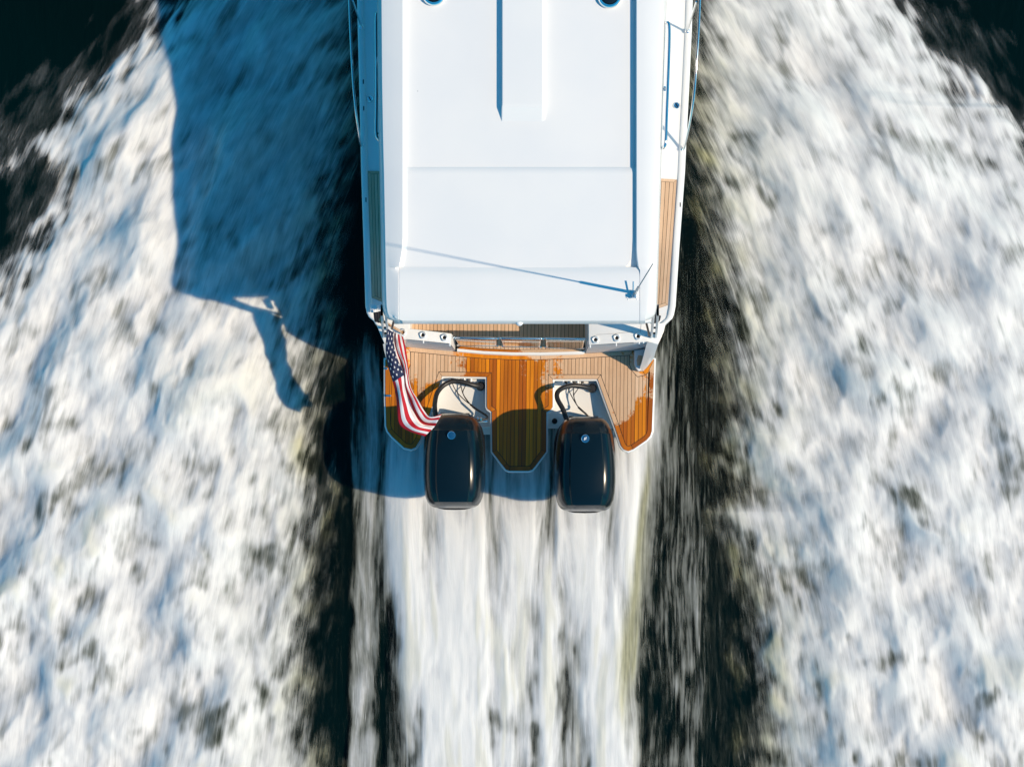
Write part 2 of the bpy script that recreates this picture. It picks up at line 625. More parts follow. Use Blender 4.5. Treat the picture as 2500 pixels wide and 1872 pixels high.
def wash():
    V = PX + 9 * fbm(PX / 90, PY / 300, 2, 71)
    # sprays fan out behind the platform before they run straight aft
    fan = np.exp(-np.clip(PY - 1060, 0, None) / 170.0)
    for c in (1110, 1268, 1430):
        V = V - fan * 0.55 * np.clip((PY - 1020), 0, 200) * np.tanh((PX - c) / 60.0) * np.exp(-((PX - c) / 90.0) ** 2)
    U = PY
    rows = [
        (700, [(800, 0), (1900, 0)]),
        (790, [(860, 0), (880, .05), (920, 0), (1610, 0), (1630, .32), (1660, .26), (1700, .10), (1760, 0)]),
        (900, [(835, .0), (870, .28), (890, .42), (940, .36), (1000, 0), (1560, 0), (1592, .55), (1612, .56), (1640, .30), (1690, .09), (1730, 0)]),
        (1050, [(830, .0), (868, .38), (940, .46), (965, .6), (1010, .50), (1060, .40), (1190, .36), (1240, .40), (1300, .42), (1345, .36), (1500, .46), (1550, .65), (1592, .80), (1612, .62), (1640, .36), (1700, .20), (1745, 0)]),
        (1180, [(850, 0), (870, .36), (935, .44), (955, .8), (985, .97), (1035, .8), (1060, .56), (1200, .46), (1235, .52), (1290, .70), (1325, .46), (1500, .56), (1525, .85), (1560, .92), (1585, .6), (1605, .36), (1690, .34), (1735, .12), (1760, 0)]),
        (1300, [(850, 0), (868, .36), (940, .42), (955, .8), (985, .98), (1020, .92), (1042, .5), (1065, .48), (1085, .93), (1130, .86), (1152, .86), (1178, .95), (1192, .5), (1222, .44), (1248, .88), (1300, .98), (1322, .5), (1345, .42), (1362, .85), (1400, .9), (1430, .8), (1455, .9), (1475, .5), (1500, .56), (1518, .9), (1552, .96), (1572, .4), (1600, .28), (1690, .36), (1735, .15), (1765, 0)]),
        (1500, [(845, 0), (868, .42), (895, .5), (910, .34), (930, .16), (950, .20), (968, .7), (1000, .93), (1035, .8), (1060, .8), (1100, .99), (1150, .99), (1182, .95), (1198, .55), (1230, .85), (1262, .6), (1292, .55), (1330, .82), (1360, .66), (1382, .36), (1415, .72), (1445, .98), (1482, .75), (1502, .93), (1520, .5), (1552, .3), (1575, .18), (1620, .24), (1680, .46), (1715, .38), (1745, .08), (1770, 0)]),
        (1700, [(845, 0), (866, .46), (890, .48), (912, .26), (935, .12), (972, .12), (992, .55), (1030, .88), (1090, .99), (1150, .98), (1185, .88), (1205, .6), (1235, .85), (1268, .5), (1295, .55), (1332, .8), (1360, .45), (1385, .26), (1412, .34), (1442, .85), (1480, .97), (1502, .9), (1522, .5), (1552, .3), (1590, .16), (1640, .24), (1690, .44), (1720, .28), (1748, .05), (1770, 0)]),
        (1872, [(840, 0), (862, .5), (890, .44), (918, .18), (990, .12), (1008, .45), (1032, .85), (1085, .99), (1150, .97), (1190, .8), (1222, .62), (1250, .75), (1276, .38), (1300, .62), (1332, .82), (1362, .5), (1392, .3), (1420, .36), (1452, .78), (1490, .98), (1530, .9), (1560, .3), (1620, .18), (1690, .38), (1725, .22), (1755, 0)]),
    ]
    jx = 10 * fbm(V / 60, PY / 260, 2, 75)
    D0 = interp2(PX + jx, PY, rows)
    D0 = D0 * (1 - 0.30 * sst(PX, 1588, 1630))
    inside = sst(D0, 0.02, 0.2)
    mid = fbm(V / 34, U / 300, 3, 81)
    sml = fbm(V / 13, U / 110, 2, 85)
    stk = fbm(V / 5.0, U / 150, 2, 88)
    outb = sst(PX, 1585, 1625)
    lump = fbm(V / 40, U / 90, 2, 93)
    amp = 1 - 0.65 * sst(D0, 0.75, 1.0)
    D = D0 + inside * amp * ((0.22 - 0.17 * outb) * mid + 0.10 * outb * stk + 0.10 * sml + 0.06 * stk + 0.14 * lump * sst(PY, 1250, 1700))
    ctr = sst(PX, 900, 1000) * sst(-PX, -1600, -1530)
    # broken, churned tail
    D = D - 0.16 * ctr * sst(-(lump + 0.5 * mid), 0.1, 0.9) * sst(PY, 1300, 1750)
    D = np.maximum(D, ctr * sst(PY, 1080, 1300) * (0.26 + 0.12 * stk + 0.1 * mid))
    xo = np.interp(PY, [1000, 1150, 1400, 1600, 1720, 1872, 2200], [1592, 1586, 1560, 1532, 1522, 1540, 1550]) + 8 * mid
    ob = np.exp(-((PX - xo) / np.interp(PY, [1100, 1400, 1600, 1750, 1900], [10, 17, 24, 20, 9])) ** 2) * sst(PY, 1040, 1200)
    obf = ob * sst(-PY, -1900, -1640)
    D = D * (1 - obf) + obf * (0.52 + 0.12 * stk)
    tint = 0.80 * ob * sst(-PY, -1880, -1600) + 0.25 * ctr * sst(mid, 0.1, 0.7) * sst(PY, 1200, 1400)
    H = 0.02 + ctr * sst(PY, 1000, 1350) * (0.05 + 0.09 * D0) + inside * (0.007 * mid + 0.002 * sml + 0.010 * lump * sst(PY, 1250, 1700))
    trough = sst(PX, 1630, 1660) * sst(-PX, -1830, -1760) * sst(PY, 380, 700) + 0.5 * sst(PX, 745, 775) * sst(-PX, -872, -850) * sst(PY, 760, 980)
    D = np.maximum(D, trough * (0.11 + 0.05 * mid + 0.07 * stk))
    DC = D.clip(0, 1)
    DC = DC + ctr * (0.5 * (sst(DC, 0.05, 0.92) - DC) + 0.13) * sst(PY, 960, 1080)
    return sst(D, 0.015, 0.42), DC * 0.98, H, tint.clip(0, 1), U, V


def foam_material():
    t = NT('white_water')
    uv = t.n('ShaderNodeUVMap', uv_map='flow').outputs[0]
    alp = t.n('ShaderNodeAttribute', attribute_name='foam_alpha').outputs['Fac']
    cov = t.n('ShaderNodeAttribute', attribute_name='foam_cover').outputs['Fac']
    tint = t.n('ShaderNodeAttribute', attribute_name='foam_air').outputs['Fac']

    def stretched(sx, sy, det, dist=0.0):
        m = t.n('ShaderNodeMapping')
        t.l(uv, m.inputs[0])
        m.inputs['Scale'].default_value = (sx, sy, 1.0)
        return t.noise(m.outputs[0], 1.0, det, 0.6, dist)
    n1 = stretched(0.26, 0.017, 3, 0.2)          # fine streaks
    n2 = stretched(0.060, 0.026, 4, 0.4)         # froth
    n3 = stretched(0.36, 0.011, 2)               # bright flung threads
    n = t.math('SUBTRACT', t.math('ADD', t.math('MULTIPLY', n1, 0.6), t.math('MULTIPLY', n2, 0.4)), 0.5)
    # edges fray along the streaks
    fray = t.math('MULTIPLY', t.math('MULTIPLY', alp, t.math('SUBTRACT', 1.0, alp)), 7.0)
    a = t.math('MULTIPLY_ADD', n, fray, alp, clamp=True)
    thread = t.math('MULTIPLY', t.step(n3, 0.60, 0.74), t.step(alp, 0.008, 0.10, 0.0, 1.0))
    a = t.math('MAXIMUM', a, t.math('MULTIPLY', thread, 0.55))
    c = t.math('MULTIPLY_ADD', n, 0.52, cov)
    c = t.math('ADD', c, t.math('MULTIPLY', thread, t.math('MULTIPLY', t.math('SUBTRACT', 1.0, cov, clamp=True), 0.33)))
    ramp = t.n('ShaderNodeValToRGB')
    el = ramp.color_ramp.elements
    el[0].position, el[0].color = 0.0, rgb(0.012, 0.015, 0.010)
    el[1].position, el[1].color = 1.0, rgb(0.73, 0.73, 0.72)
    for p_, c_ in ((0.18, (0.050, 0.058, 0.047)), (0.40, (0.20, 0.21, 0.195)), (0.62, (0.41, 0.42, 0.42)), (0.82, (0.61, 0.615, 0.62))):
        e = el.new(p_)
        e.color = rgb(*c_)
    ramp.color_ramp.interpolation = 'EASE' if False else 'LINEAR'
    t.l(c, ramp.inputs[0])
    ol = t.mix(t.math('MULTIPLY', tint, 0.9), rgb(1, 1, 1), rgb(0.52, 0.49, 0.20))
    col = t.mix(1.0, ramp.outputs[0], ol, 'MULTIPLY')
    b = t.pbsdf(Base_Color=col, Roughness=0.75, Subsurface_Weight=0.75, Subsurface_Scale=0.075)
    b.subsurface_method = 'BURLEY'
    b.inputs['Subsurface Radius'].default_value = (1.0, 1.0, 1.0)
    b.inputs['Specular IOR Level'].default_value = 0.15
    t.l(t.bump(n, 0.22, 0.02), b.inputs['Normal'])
    tr = t.n('ShaderNodeBsdfTransparent')
    mx = t.n('ShaderNodeMixShader')
    t.l(a, mx.inputs[0])
    t.l(tr.outputs[0], mx.inputs[1])
    t.l(b.outputs[0], mx.inputs[2])
    return t.done(mx.outputs[0])


M['foam'] = foam_material()


def foam_object(name, fields, label):
    A, D, H, T, U, V = [np.asarray(a, dtype=np.float32) for a in fields]
    keepv = A > 0.004
    kf = keepv[:-1, :-1] | keepv[1:, :-1] | keepv[:-1, 1:] | keepv[1:, 1:]
    idx = np.arange(NX * NY, dtype=np.int64).reshape(NY, NX)
    q = np.stack([idx[:-1, :-1][kf], idx[:-1, 1:][kf], idx[1:, 1:][kf], idx[1:, :-1][kf]], axis=1)
    used = np.zeros(NX * NY, bool)
    used[q.ravel()] = True
    remap = np.cumsum(used) - 1
    q = remap[q].astype(np.int32)
    vx = np.stack([X.ravel()[used], Y.ravel()[used], H.ravel()[used]], axis=1).astype(np.float32)
    me = bpy.data.meshes.new(name)
    me.vertices.add(len(vx))
    me.vertices.foreach_set('co', vx.ravel())
    me.loops.add(q.size)
    me.loops.foreach_set('vertex_index', q.ravel())
    me.polygons.add(len(q))
    me.polygons.foreach_set('loop_start', np.arange(0, q.size, 4, dtype=np.int32))
    me.polygons.foreach_set('use_smooth', np.ones(len(q), bool))
    me.update(calc_edges=True)
    for an, arr in (('foam_alpha', A), ('foam_cover', D), ('foam_air', T)):
        at = me.attributes.new(an, 'FLOAT', 'POINT')
        at.data.foreach_set('value', arr.ravel()[used])
    uvl = me.uv_layers.new(name='flow')
    uvp = np.stack([V.ravel()[used], U.ravel()[used]], axis=1).astype(np.float32)
    uvl.data.foreach_set('uv', uvp[q.ravel()].ravel())
    me.materials.append(M['foam'])
    me.validate()
    ob = bpy.data.objects.new(name, me)
    COL.objects.link(ob)
    return tag(ob, label, 'foam', kind='stuff')


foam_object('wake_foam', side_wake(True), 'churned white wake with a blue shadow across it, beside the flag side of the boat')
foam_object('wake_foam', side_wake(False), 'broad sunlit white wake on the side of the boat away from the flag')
foam_object('propeller_wash', wash(), 'straight streaks of white foam trailing behind the two outboards')


def water_material():
    t = NT('dark_green_water')
    co = t.n('ShaderNodeTexCoord').outputs['Object']
    mp = t.n('ShaderNodeMapping')
    t.l(co, mp.inputs[0])
    mp.inputs['Scale'].default_value = (3.0, 0.9, 1.0)
    n = t.noise(mp.outputs[0], 1.6, 5, 0.6, 0.4)
    big = t.noise(co, 0.16, 2, 0.5)
    c = t.mix(t.step(big, 0.35, 0.65), rgb(0.0012, 0.0022, 0.0012), rgb(0.0004, 0.0062, 0.0062))
    b = t.pbsdf(Base_Color=c, Roughness=0.16, IOR=1.333)
    b.inputs['Specular IOR Level'].default_value = 0.20
    t.l(t.bump(n, 0.25, 0.10), b.inputs['Normal'])
    return t.done(b.outputs[0])


mb = MB()
edges = [-900, -300, -100, -40, -16] + list(np.linspace(-12, 12, 61)) + [16, 40, 100, 300, 900]
for_rows = []
for b_ in edges:
    r_ = []
    for a_ in edges:
        inn_ = max(0.0, 1 - max(abs(a_), abs(b_)) / 14.0)
        r_.append((a_, b_, 0.02 * math.sin(a_ * 1.7 + 0.4 * b_) * math.cos(b_ * 0.9) * (1 if inn_ > 0 else 0) - 0.02))
    for_rows.append(r_)
mb.grid(for_rows)
water = mb.build('water', water_material(), smooth=80)
tag(water, 'dark green river water around the wake', kind='structure')

# ================================================================== HULL
sheer_l = [(-900, 1010), (-700, 930), (-450, 880), (-200, 870), (0, 873), (67, 874.5), (200, 878), (355, 881.6), (420, 883), (600, 889), (748, 893.5), (764, 897), (774, 902), (783, 913), (793, 919), (812, 927), (840, 939), (858, 941)]
sheer_r = [(-900, 1575), (-700, 1640), (-450, 1685), (-200, 1694), (0, 1690), (67, 1688), (200, 1682), (355, 1674), (420, 1671), (608, 1657), (748, 1648), (768, 1644), (778, 1640), (790, 1625), (810, 1620), (825, 1614), (840, 1607), (858, 1598)]


def xl(y):
    return float(np.interp(y, [p[0] for p in sheer_l], [p[1] for p in sheer_l]))


def xr(y):
    return float(np.interp(y, [p[0] for p in sheer_r], [p[1] for p in sheer_r]))


mb = MB()
rows = []
ys = [-1500, -1200, -900, -700, -450, -200, 0, 67, 200, 355, 500, 600, 700, 748, 764, 774, 783, 793, 812, 840, 858]
bx, by = W(1292, -1500, Z_DECK).xy
for y in ys:
    if y < -900:
        k = (y + 1500) / 600.0
        a = W(1292 + (1010 - 1292) * math.sqrt(max(k, 0.0)), y, Z_DECK)
        b = W(1292 + (1575 - 1292) * math.sqrt(max(k, 0.0)), y, Z_DECK)
    else:
        zt_ = Z_DECK if y <= 783 else 0.44
        a, b = W(xl(y), y, zt_), W(xr(y), y, zt_)
    c = (a + b) / 2
    # the lower hull keeps the beam of the main section at the notched quarters
    if y > 764:
        a2, b2 = W(xl(764) + (y - 764) * 0.35, y, Z_DECK), W(xr(764) - (y - 764) * 0.35, y, Z_DECK)
    else:
        a2, b2 = a, b
    rise = max(0.0, (-y - 200) / 1300.0)
    hw = (b2 - a2).length / 2
    ch = max(hw - 0.16 - 0.25 * rise, 0.0)
    cl, cr = Vector((c.x - ch, a.y, 0.22 + 0.4 * rise)), Vector((c.x + ch, b.y, 0.22 + 0.4 * rise))
    if y > 764:
        cl.x, cr.x = max(cl.x, a.x + 0.02), min(cr.x, b.x - 0.02)
    keel = Vector((c.x, a.y, -0.35 + 0.75 * rise))
    rows.append([a, a + Vector((0.012, 0, -0.08)), cl, keel, cr, b + Vector((-0.012, 0, -0.08)), b])
mb.grid(rows)
mb.add(rows[-1], [(0, 1, 2, 3, 4, 5, 6)])
hull = mb.build('hull', [M['gel']], boat, smooth=35)

# decks ---------------------------------------------------------------------------
mb = MB()
dys = [-900, -700, -450, -200, 0, 200, 355, 500, 600, 700, 748, 764, 774, 783]
for side in (0, 1):
    rr = []
    for y in dys:
        if side == 0:
            o, i = W(xl(y) + 2, y, Z_DECK), W(992, y, Z_DECK)
        else:
            o, i = W(xr(y) - 2, y, Z_DECK), W(1445, y, Z_DECK)
        rr.append([o + Vector((0, 0, -0.004)), i + Vector((0, 0, -0.004))])
    mb.grid(rr)
# foredeck ahead of the cabin
fd = [W(1292, -1490, Z_DECK - 0.004), W(1150, -1300, Z_DECK - 0.004), W(1012, -900, Z_DECK - 0.004), W(1573, -900, Z_DECK - 0.004), W(1440, -1300, Z_DECK - 0.004)]
mb.add(fd, [(0, 1, 2, 3, 4)])
mb.add([W(992, -900, Z_DECK - 0.006), W(1445, -900, Z_DECK - 0.006), W(1445, -420, Z_DECK - 0.006), W(992, -420, Z_DECK - 0.006)], [(0, 1, 2, 3)])
mb.build('side_deck', M['gel'], boat)

# raised gunwale cap along each sheer
for side in (0, 1):
    mb = MB()
    pts = sheer_l if side == 0 else sheer_r
    sg = 1 if side == 0 else -1
    rr = []
    for (y, x) in [p for p in pts if p[0] <= 793]:
        o = W(x, y, Z_DECK)
        prof = [(-0.004, -0.10), (-0.006, 0.0), (0.002, 0.012), (0.014, 0.017), (0.044, 0.016), (0.058, 0.010), (0.066, -0.008)]
        rr.append([o + Vector((sg * a, 0, b)) for a, b in prof])
    mb.grid(rr)
    mb.build('gunwale_cap', M['gel'], boat, smooth=50)

# ================================================================== AFT DECK AND TRANSOM BOXES
mb = MB()
# port quarter deck and box
pl = [(899, 768), (903, 774), (913.5, 783), (919, 793), (927, 812), (939, 840), (960, 836), (980, 829), (993, 828), (1099, 838.5), (1103, 814), (1000, 802), (1002, 768)]
top = [W(x, y, Z_DECK) for x, y in pl]
mb.add(top, [tuple(range(len(top)))])


def wall(pts_top, pts_bot):
    vs = []
    for p in pts_top:
        vs.append(W(*p))
    for p in pts_bot:
        vs.append(W(*p))
    n = len(pts_top)
    return vs, [(i, i + 1, n + i + 1, n + i) for i in range(n - 1)]


def fuse(builder, a, b):
    vs, fs = wall(a, b)
    builder.add(vs, fs)


ZP = Z_PLAT - 0.01
fuse(mb, [(1099, 838.5, Z_DECK), (1103, 814, Z_DECK), (1000, 802, Z_DECK), (1002, 768, Z_DECK)], [(1112, 856, ZP), (1113, 826, ZP), (1006, 816, ZP), (1008, 780, ZP)])
fuse(mb, [(913.5, 783, Z_DECK), (919, 793, Z_DECK), (927, 812, Z_DECK), (939, 840, Z_DECK)], [(921, 794, 0.3), (926, 806, 0.3), (934, 824, 0.3), (944, 850, 0.3)])
fuse(mb, [(939, 840, Z_DECK), (960, 836, Z_DECK), (980, 829, Z_DECK), (993, 828, Z_DECK)], [(944, 852, ZP), (963, 849, ZP), (982, 847, ZP), (991.5, 847, ZP)])
mb.build('transom_box', M['gel'], boat, fix=False, bevel=0.012, smooth=40)
mb = MB()
fuse(mb, [(993, 828.8, Z_DECK - 0.02), (1099, 839.3, Z_DECK - 0.02)], [(990.5, 847.5, ZP), (1111, 857, ZP)])
mb.build('box_face', M['speck'], boat, fix=False)

mb = MB()
pr = [(1645, 768), (1641, 777), (1625, 790), (1620, 810), (1607, 840), (1594, 838), (1581, 834), (1547, 836), (1438, 842), (1437, 768)]
top = [W(x, y, Z_DECK) for x, y in pr]
mb.add(top, [tuple(range(len(top)))])
fuse(mb, [(1438, 842, Z_DECK), (1437, 768, Z_DECK)], [(1428, 862, ZP), (1427, 780, ZP)])
fuse(mb, [(1641, 777, Z_DECK), (1625, 790, Z_DECK), (1620, 810, Z_DECK), (1607, 840, Z_DECK)], [(1632, 787, 0.3), (1617, 802, 0.3), (1612, 822, 0.3), (1600, 850, 0.3)])
fuse(mb, [(1581, 834, Z_DECK), (1547, 836, Z_DECK)], [(1578, 850, ZP), (1547, 855, ZP)])
mb.build('transom_box', M['gel'], boat, fix=False, bevel=0.012, smooth=40)
mb = MB()
fuse(mb, [(1438, 842.8, Z_DECK - 0.02), (1547, 836.8, Z_DECK - 0.02)], [(1429, 862.5, ZP), (1547, 855.5, ZP)])
mb.build('box_face', M['speck'], boat, fix=False)

# hatch seams on the starboard box lid
for pts in ([(1456, 817), (1500, 814.5), (1545, 810)], [(1565.5, 790), (1563.5, 811)]):
    mb = MB()
    mb.tube([W(x, y, Z_DECK + 0.0005) for x, y in pts], 0.0028, 6, 1)
    mb.build('lid_seam', M['greyrail'], boat)

# small white scuppers on the box edges
for (x, y) in [(1034, 834), (1098.5, 841), (1441, 845), (1504.5, 841), (1560.5, 836), (1571, 834)]:
    mb = MB()
    mb.box(W(x, y, Z_DECK - 0.02), (0.012, 0.035, 0.03))
    mb.build('drain_lip', M['whiteprint'], boat, bevel=0.003)

# rod holders -----------------------------------------------------------------------
proto = None
for (x, y) in [(983, 811.5), (1032.5, 818), (1085, 824), (1453.5, 829.5), (1505.5, 825), (1557.5, 821)]:
    p = W(x, y, Z_DECK)
    if proto is None:
        mb = MB()
        tl = Quaternion((0, 0, 1), 0.35)
        s = []
        for k in range(28):
            a = 2 * math.pi * k / 28
            ca, sa = math.cos(a), math.sin(a)
            e = 2 / 3.6
            v = Vector((0.033 * math.copysign(abs(ca) ** e, ca), 0.036 * math.copysign(abs(sa) ** e, sa), 0))
            s.append(tl @ v)
        r0 = [v + Vector((0, 0, 0.001)) for v in s]
        r1 = [v * 0.97 + Vector((0, 0, 0.016)) for v in s]
        r2 = [v.normalized() * 0.027 + Vector((0, 0, 0.022)) for v in s]
        r3 = [v.normalized() * 0.0185 + Vector((0, 0, 0.019)) for v in s]
        r4 = [v.normalized() * 0.0175 + Vector((0, 0, 0.006)) for v in s]
        mb.grid([[p + v for v in r] for r in (r0, r1, r2, r3, r4)], close_u=True)
        holder = mb.build('rod_holder', M['satin'], boat, smooth=40)
        mb = MB()
        mb.lathe(p + Vector((0, 0, 0.004)), [(0.0178, 0), (0.0178, 0.006)], 20)
        socket = mb.build('socket', M['hole'], holder)
        proto = (holder, socket, p)
    else:
        h = proto[0].copy()
        COL.objects.link(h)
        h.location = p - proto[2]
        s2 = proto[1].copy()
        COL.objects.link(s2)
        s2.parent = h

# swept quarter walls running down to the platform ------------------------------------
QW = [
    [(1576, 852, .495), (1580, 835, 1.35), (1593, 836, 1.362), (1607, 840, 1.34), (1604, 849, .42)],
    [(1570, 868, .495), (1575, 853, 1.19), (1588, 854, 1.205), (1601, 857, 1.18), (1599, 863, .42)],
    [(1566, 882, .495), (1570.5, 871, .99), (1584, 871, 1.005), (1597, 872, .97), (1596, 876.5, .45)],
    [(1562, 893, .495), (1566, 887, .78), (1577, 886, .795), (1589, 884.5, .76), (1588, 885.5, .495)],
    [(1559, 902, .495), (1562, 899, .63), (1570, 898, .645), (1579, 896, .62), (1579, 897.5, .495)],
    [(1560, 907.5, .495), (1563, 906, .53), (1566, 905.5, .535), (1570, 904.5, .53), (1571, 905.5, .495)],
]
for mir in (False, True):
    mb = MB()
    rr = []
    for r in QW:
        row = []
        for (x, y, z) in r:
            if mir:
                x = 2 * 1271.0 - x if y < 850 else 2 * 1269.5 - x
            row.append(W(x, y, z))
        rr.append(row)
    mb.grid(rr)
    mb.add(rr[-1], [(0, 1, 2, 3, 4)])
    mb.build('quarter_wall', M['gel'], boat, smooth=38)
    bs = [(1549, 855), (1549, 888), (1553, 899), (1560, 907), (1566, 901), (1572, 876), (1578, 851)]
    if mir:
        bs = [(2 * 1269.5 - x, y) for x, y in bs][::-1]
    mb = MB()
    mb.prism([W(x, y, 0.60).xy for x, y in bs], 0.49, 0.60)
    mb.build('step_base', M['gel'], boat, bevel=0.01, smooth=40)
    st = [(1554.5, 879), (1558, 867), (1568.5, 868), (1568, 876), (1562, 891.5), (1556, 893.5)]
    if mir:
        st = [(2 * 1269.5 - x, y) for x, y in st][::-1]
    mb = MB()
    mb.prism([W(x, y, 0.61).xy for x, y in st], 0.595, 0.612)
    mb.build('step_pad', M['teak'], boat, bevel=0.006)

# ================================================================== TEAK DECKS


def inset(poly, d):
    """mitred inset of a clockwise-or-not polygon (2-D)"""
    P = [Vector(p) for p in poly]
    n = len(P)
    area = sum(P[i].x * P[(i + 1) % n].y - P[(i + 1) % n].x * P[i].y for i in range(n))
    s = 1 if area > 0 else -1
    out = []
    for i in range(n):
        a, b, c = P[i - 1], P[i], P[(i + 1) % n]
        e1, e2 = (b - a).normalized(), (c - b).normalized()
        n1, n2 = Vector((-e1.y, e1.x)) * s, Vector((-e2.y, e2.x)) * s
        bis = n1 + n2
        if bis.length < 1e-6:
            bis = n1
        bis.normalize()
        k = d / max(bis.dot(n1), 0.35)
        out.append(b + bis * k)
    return out


def clip(poly, axis, val, keep_greater):
    out = []
    n = len(poly)
    for i in range(n):
        a, b = poly[i], poly[(i + 1) % n]
        da, db = a[axis] - val, b[axis] - val
        if not keep_greater:
            da, db = -da, -db
        if da >= 0:
            out.append(a)
        if (da >= 0) != (db >= 0):
            t = da / (da - db)
            out.append(a + (b - a) * t)
    return out


def area2(p):
    return sum(p[i].x * p[(i + 1) % len(p)].y - p[(i + 1) % len(p)].x * p[i].y for i in range(len(p)))


def cleanpoly(p):
    q = []
    for v in p:
        if not q or (v - q[-1]).length > 0.0015:
            q.append(v)
    if len(q) > 1 and (q[0] - q[-1]).length <= 0.0015:
        q.pop()
    return q


def plank(poly, z, mat, parent, thick=0.006):
    poly = cleanpoly(poly)
    if len(poly) < 3 or abs(area2(poly)) < 6e-4:
        return None
    if area2(poly) < 0:
        poly = poly[::-1]
    mb = MB()
    mb.prism(poly, z - thick, z)
    return mb.build('plank', mat, parent)


# swim platform outline in photograph pixels (at platform level), clockwise from the port forward corner
OUT = [(991.5, 847), (1110, 858.5), (1180, 864.5), (1250, 867.5), (1320, 867.5), (1400, 864.5), (1475, 860.5), (1547.5, 856),
       (1547.5, 888), (1552, 899), (1560, 908), (1570, 906), (1580, 897.5), (1590, 884), (1594.5, 878), (1597, 878),
       (1594.5, 960), (1591, 1052), (1587, 1064), (1578, 1074), (1546, 1096), (1534, 1100.5), (1524, 1097), (1517, 1088),
       (1500, 1038), (1459, 925), (1349, 925), (1349, 993), (1345, 999), (1333.5, 1006), (1333, 1102), (1306, 1138), (1299, 1146), (1290, 1148.5), (1244, 1148.5), (1236, 1146),
       (1229.5, 1138), (1202, 1102), (1201, 1005), (1191, 998), (1189, 993), (1189, 920), (1079, 918), (1052, 1000), (1025, 1073),
       (1014, 1091), (1004, 1095.5), (987, 1092), (957, 1064.5), (947, 1052), (943, 1040), (941, 960), (941, 878),
       (944, 878), (949, 885), (960, 898), (970, 906), (979, 908), (987, 899), (991.5, 888)]
outw = [W(x, y, Z_PLAT).xy for x, y in OUT]

mb = MB()
rim = inset(outw, -0.020)
mb.prism(rim, 0.36, Z_PLAT - 0.012)
platform = mb.build('swim_platform', M['gel'], boat, bevel=0.01, smooth=40)
mb = MB()
mb.prism(inset(outw, -0.002), Z_PLAT - 0.013, Z_PLAT - 0.005)
mb.build('caulking', M['caulk'], platform)
BORD = 0.043
inn = inset(outw, BORD)


def pin(lst, ids_, x, y):
    for i_ in ids_:
        lst[i_] = W(x, y, Z_PLAT).xy


iL = OUT.index((941, 878))
pin(inn, (13, 14, 15), 1583.5, 906)
pin(inn, (iL, iL + 1, iL + 2), 952.5, 906)
inn2 = inset(outw, BORD + 0.006)
pin(inn2, (13, 14, 15), 1582.6, 909)
pin(inn2, (iL, iL + 1, iL + 2), 953.6, 909)
# border planks: runs of the outline between its real corners
corners = [0, 4, 7, 11, 15, 20, 24, 25, 26, 29, 30, 32, 34, 36, 37, 38, 41, 42, 44, 49, 53, 56]
nO = len(outw)
for a, b in zip(corners, corners[1:] + [corners[0] + nO]):
    ids = [i % nO for i in range(a, b + 1)]
    quad = [outw[i] for i in ids] + [inn[i] for i in reversed(ids)]
    # a hair of caulk at each butt joint
    c0 = (quad[1] - quad[0]).normalized() * 0.0025
    n2 = len(ids)
    c1 = (quad[n2 - 1] - quad[n2 - 2]).normalized() * 0.0025
    quad[0] = quad[0] + c0
    quad[-1] = quad[-1] + c0
    quad[n2 - 1] = quad[n2 - 1] - c1
    quad[n2] = quad[n2] - c1
    plank(quad, Z_PLAT, M['teak_wet'], platform)
# straight planks laid fore and aft
PW = 9.17 * 0.00432
x0 = min(p.x for p in inn2)
x1 = max(p.x for p in inn2)
k0 = W(1266.0, 1000, Z_PLAT).x
i0 = int((x0 - k0) / PW) - 1
i1 = int((x1 - k0) / PW) + 1
SK = 0.0147                      # the boat lies a touch askew in the frame


def skew(p, inv=False):
    return Vector((p.x - SK * p.y if not inv else p.x + SK * p.y, p.y))


inns = [skew(p) for p in inn2]
ks = skew(Vector((k0, W(1266, 1000, Z_PLAT).y))).x
for i in range(i0 - 2, i1 + 3):
    a = clip(inns, 0, ks + i * PW + 0.0022, True)
    if len(a) < 3:
        continue
    a = clip(a, 0, ks + (i + 1) * PW - 0.0022, False)
    if len(a) < 3:
        continue
    plank([skew(p, True) for p in a], Z_PLAT, M['teak_wet'], platform)

# cockpit sole ---------------------------------------------------------------------
SOL = [(1004, 690), (1434, 690), (1434, 800), (1428, 842), (1424, 860), (1380, 861.5), (1250, 862.5), (1180, 859.5), (1118, 853.5), (1110, 826), (1004, 815)]
solw = [W(x, y, Z_SOLE).xy for x, y in SOL]
mb = MB()
mb.prism(inset(solw, -0.006), Z_SOLE - 0.05, Z_SOLE - 0.005)
sole = mb.build('cockpit_sole', M['caulk'], boat)
mb = MB()
nose = [(1428, 858), (1424, 861), (1380, 862.8), (1320, 864.3), (1250, 864), (1180, 861), (1116, 855)]
rr = []
for (x, y) in nose:
    p = W(x, y - 1.5, Z_SOLE)
    rr.append([p + Vector((0, 0.012, -0.004)), p + Vector((0, 0.010, 0.003)), p + Vector((0, -0.012, 0.003)), p + Vector((0, -0.020, -0.006)), p + Vector((0, -0.022, -0.09))])
mb.grid(rr)
mb.build('nosing', M['gel'], sole, smooth=50)
b_in = inset(solw, 0.036)
for a, b in ((3, 7), (7, 8)):
    pass
ids = [4, 5, 6, 7, 8]
plank([solw[i] + Vector((0, 0.010)) for i in ids] + [b_in[i] for i in reversed(ids)], Z_SOLE, M['teak_wet'], sole)
fill = [solw[0], solw[1], solw[2], solw[3], b_in[4], b_in[5], b_in[6], b_in[7], b_in[8], solw[9], solw[10]]
fill = [skew(p) for p in inset(fill, 0.004)]
PWS = 9.17 * 0.00431
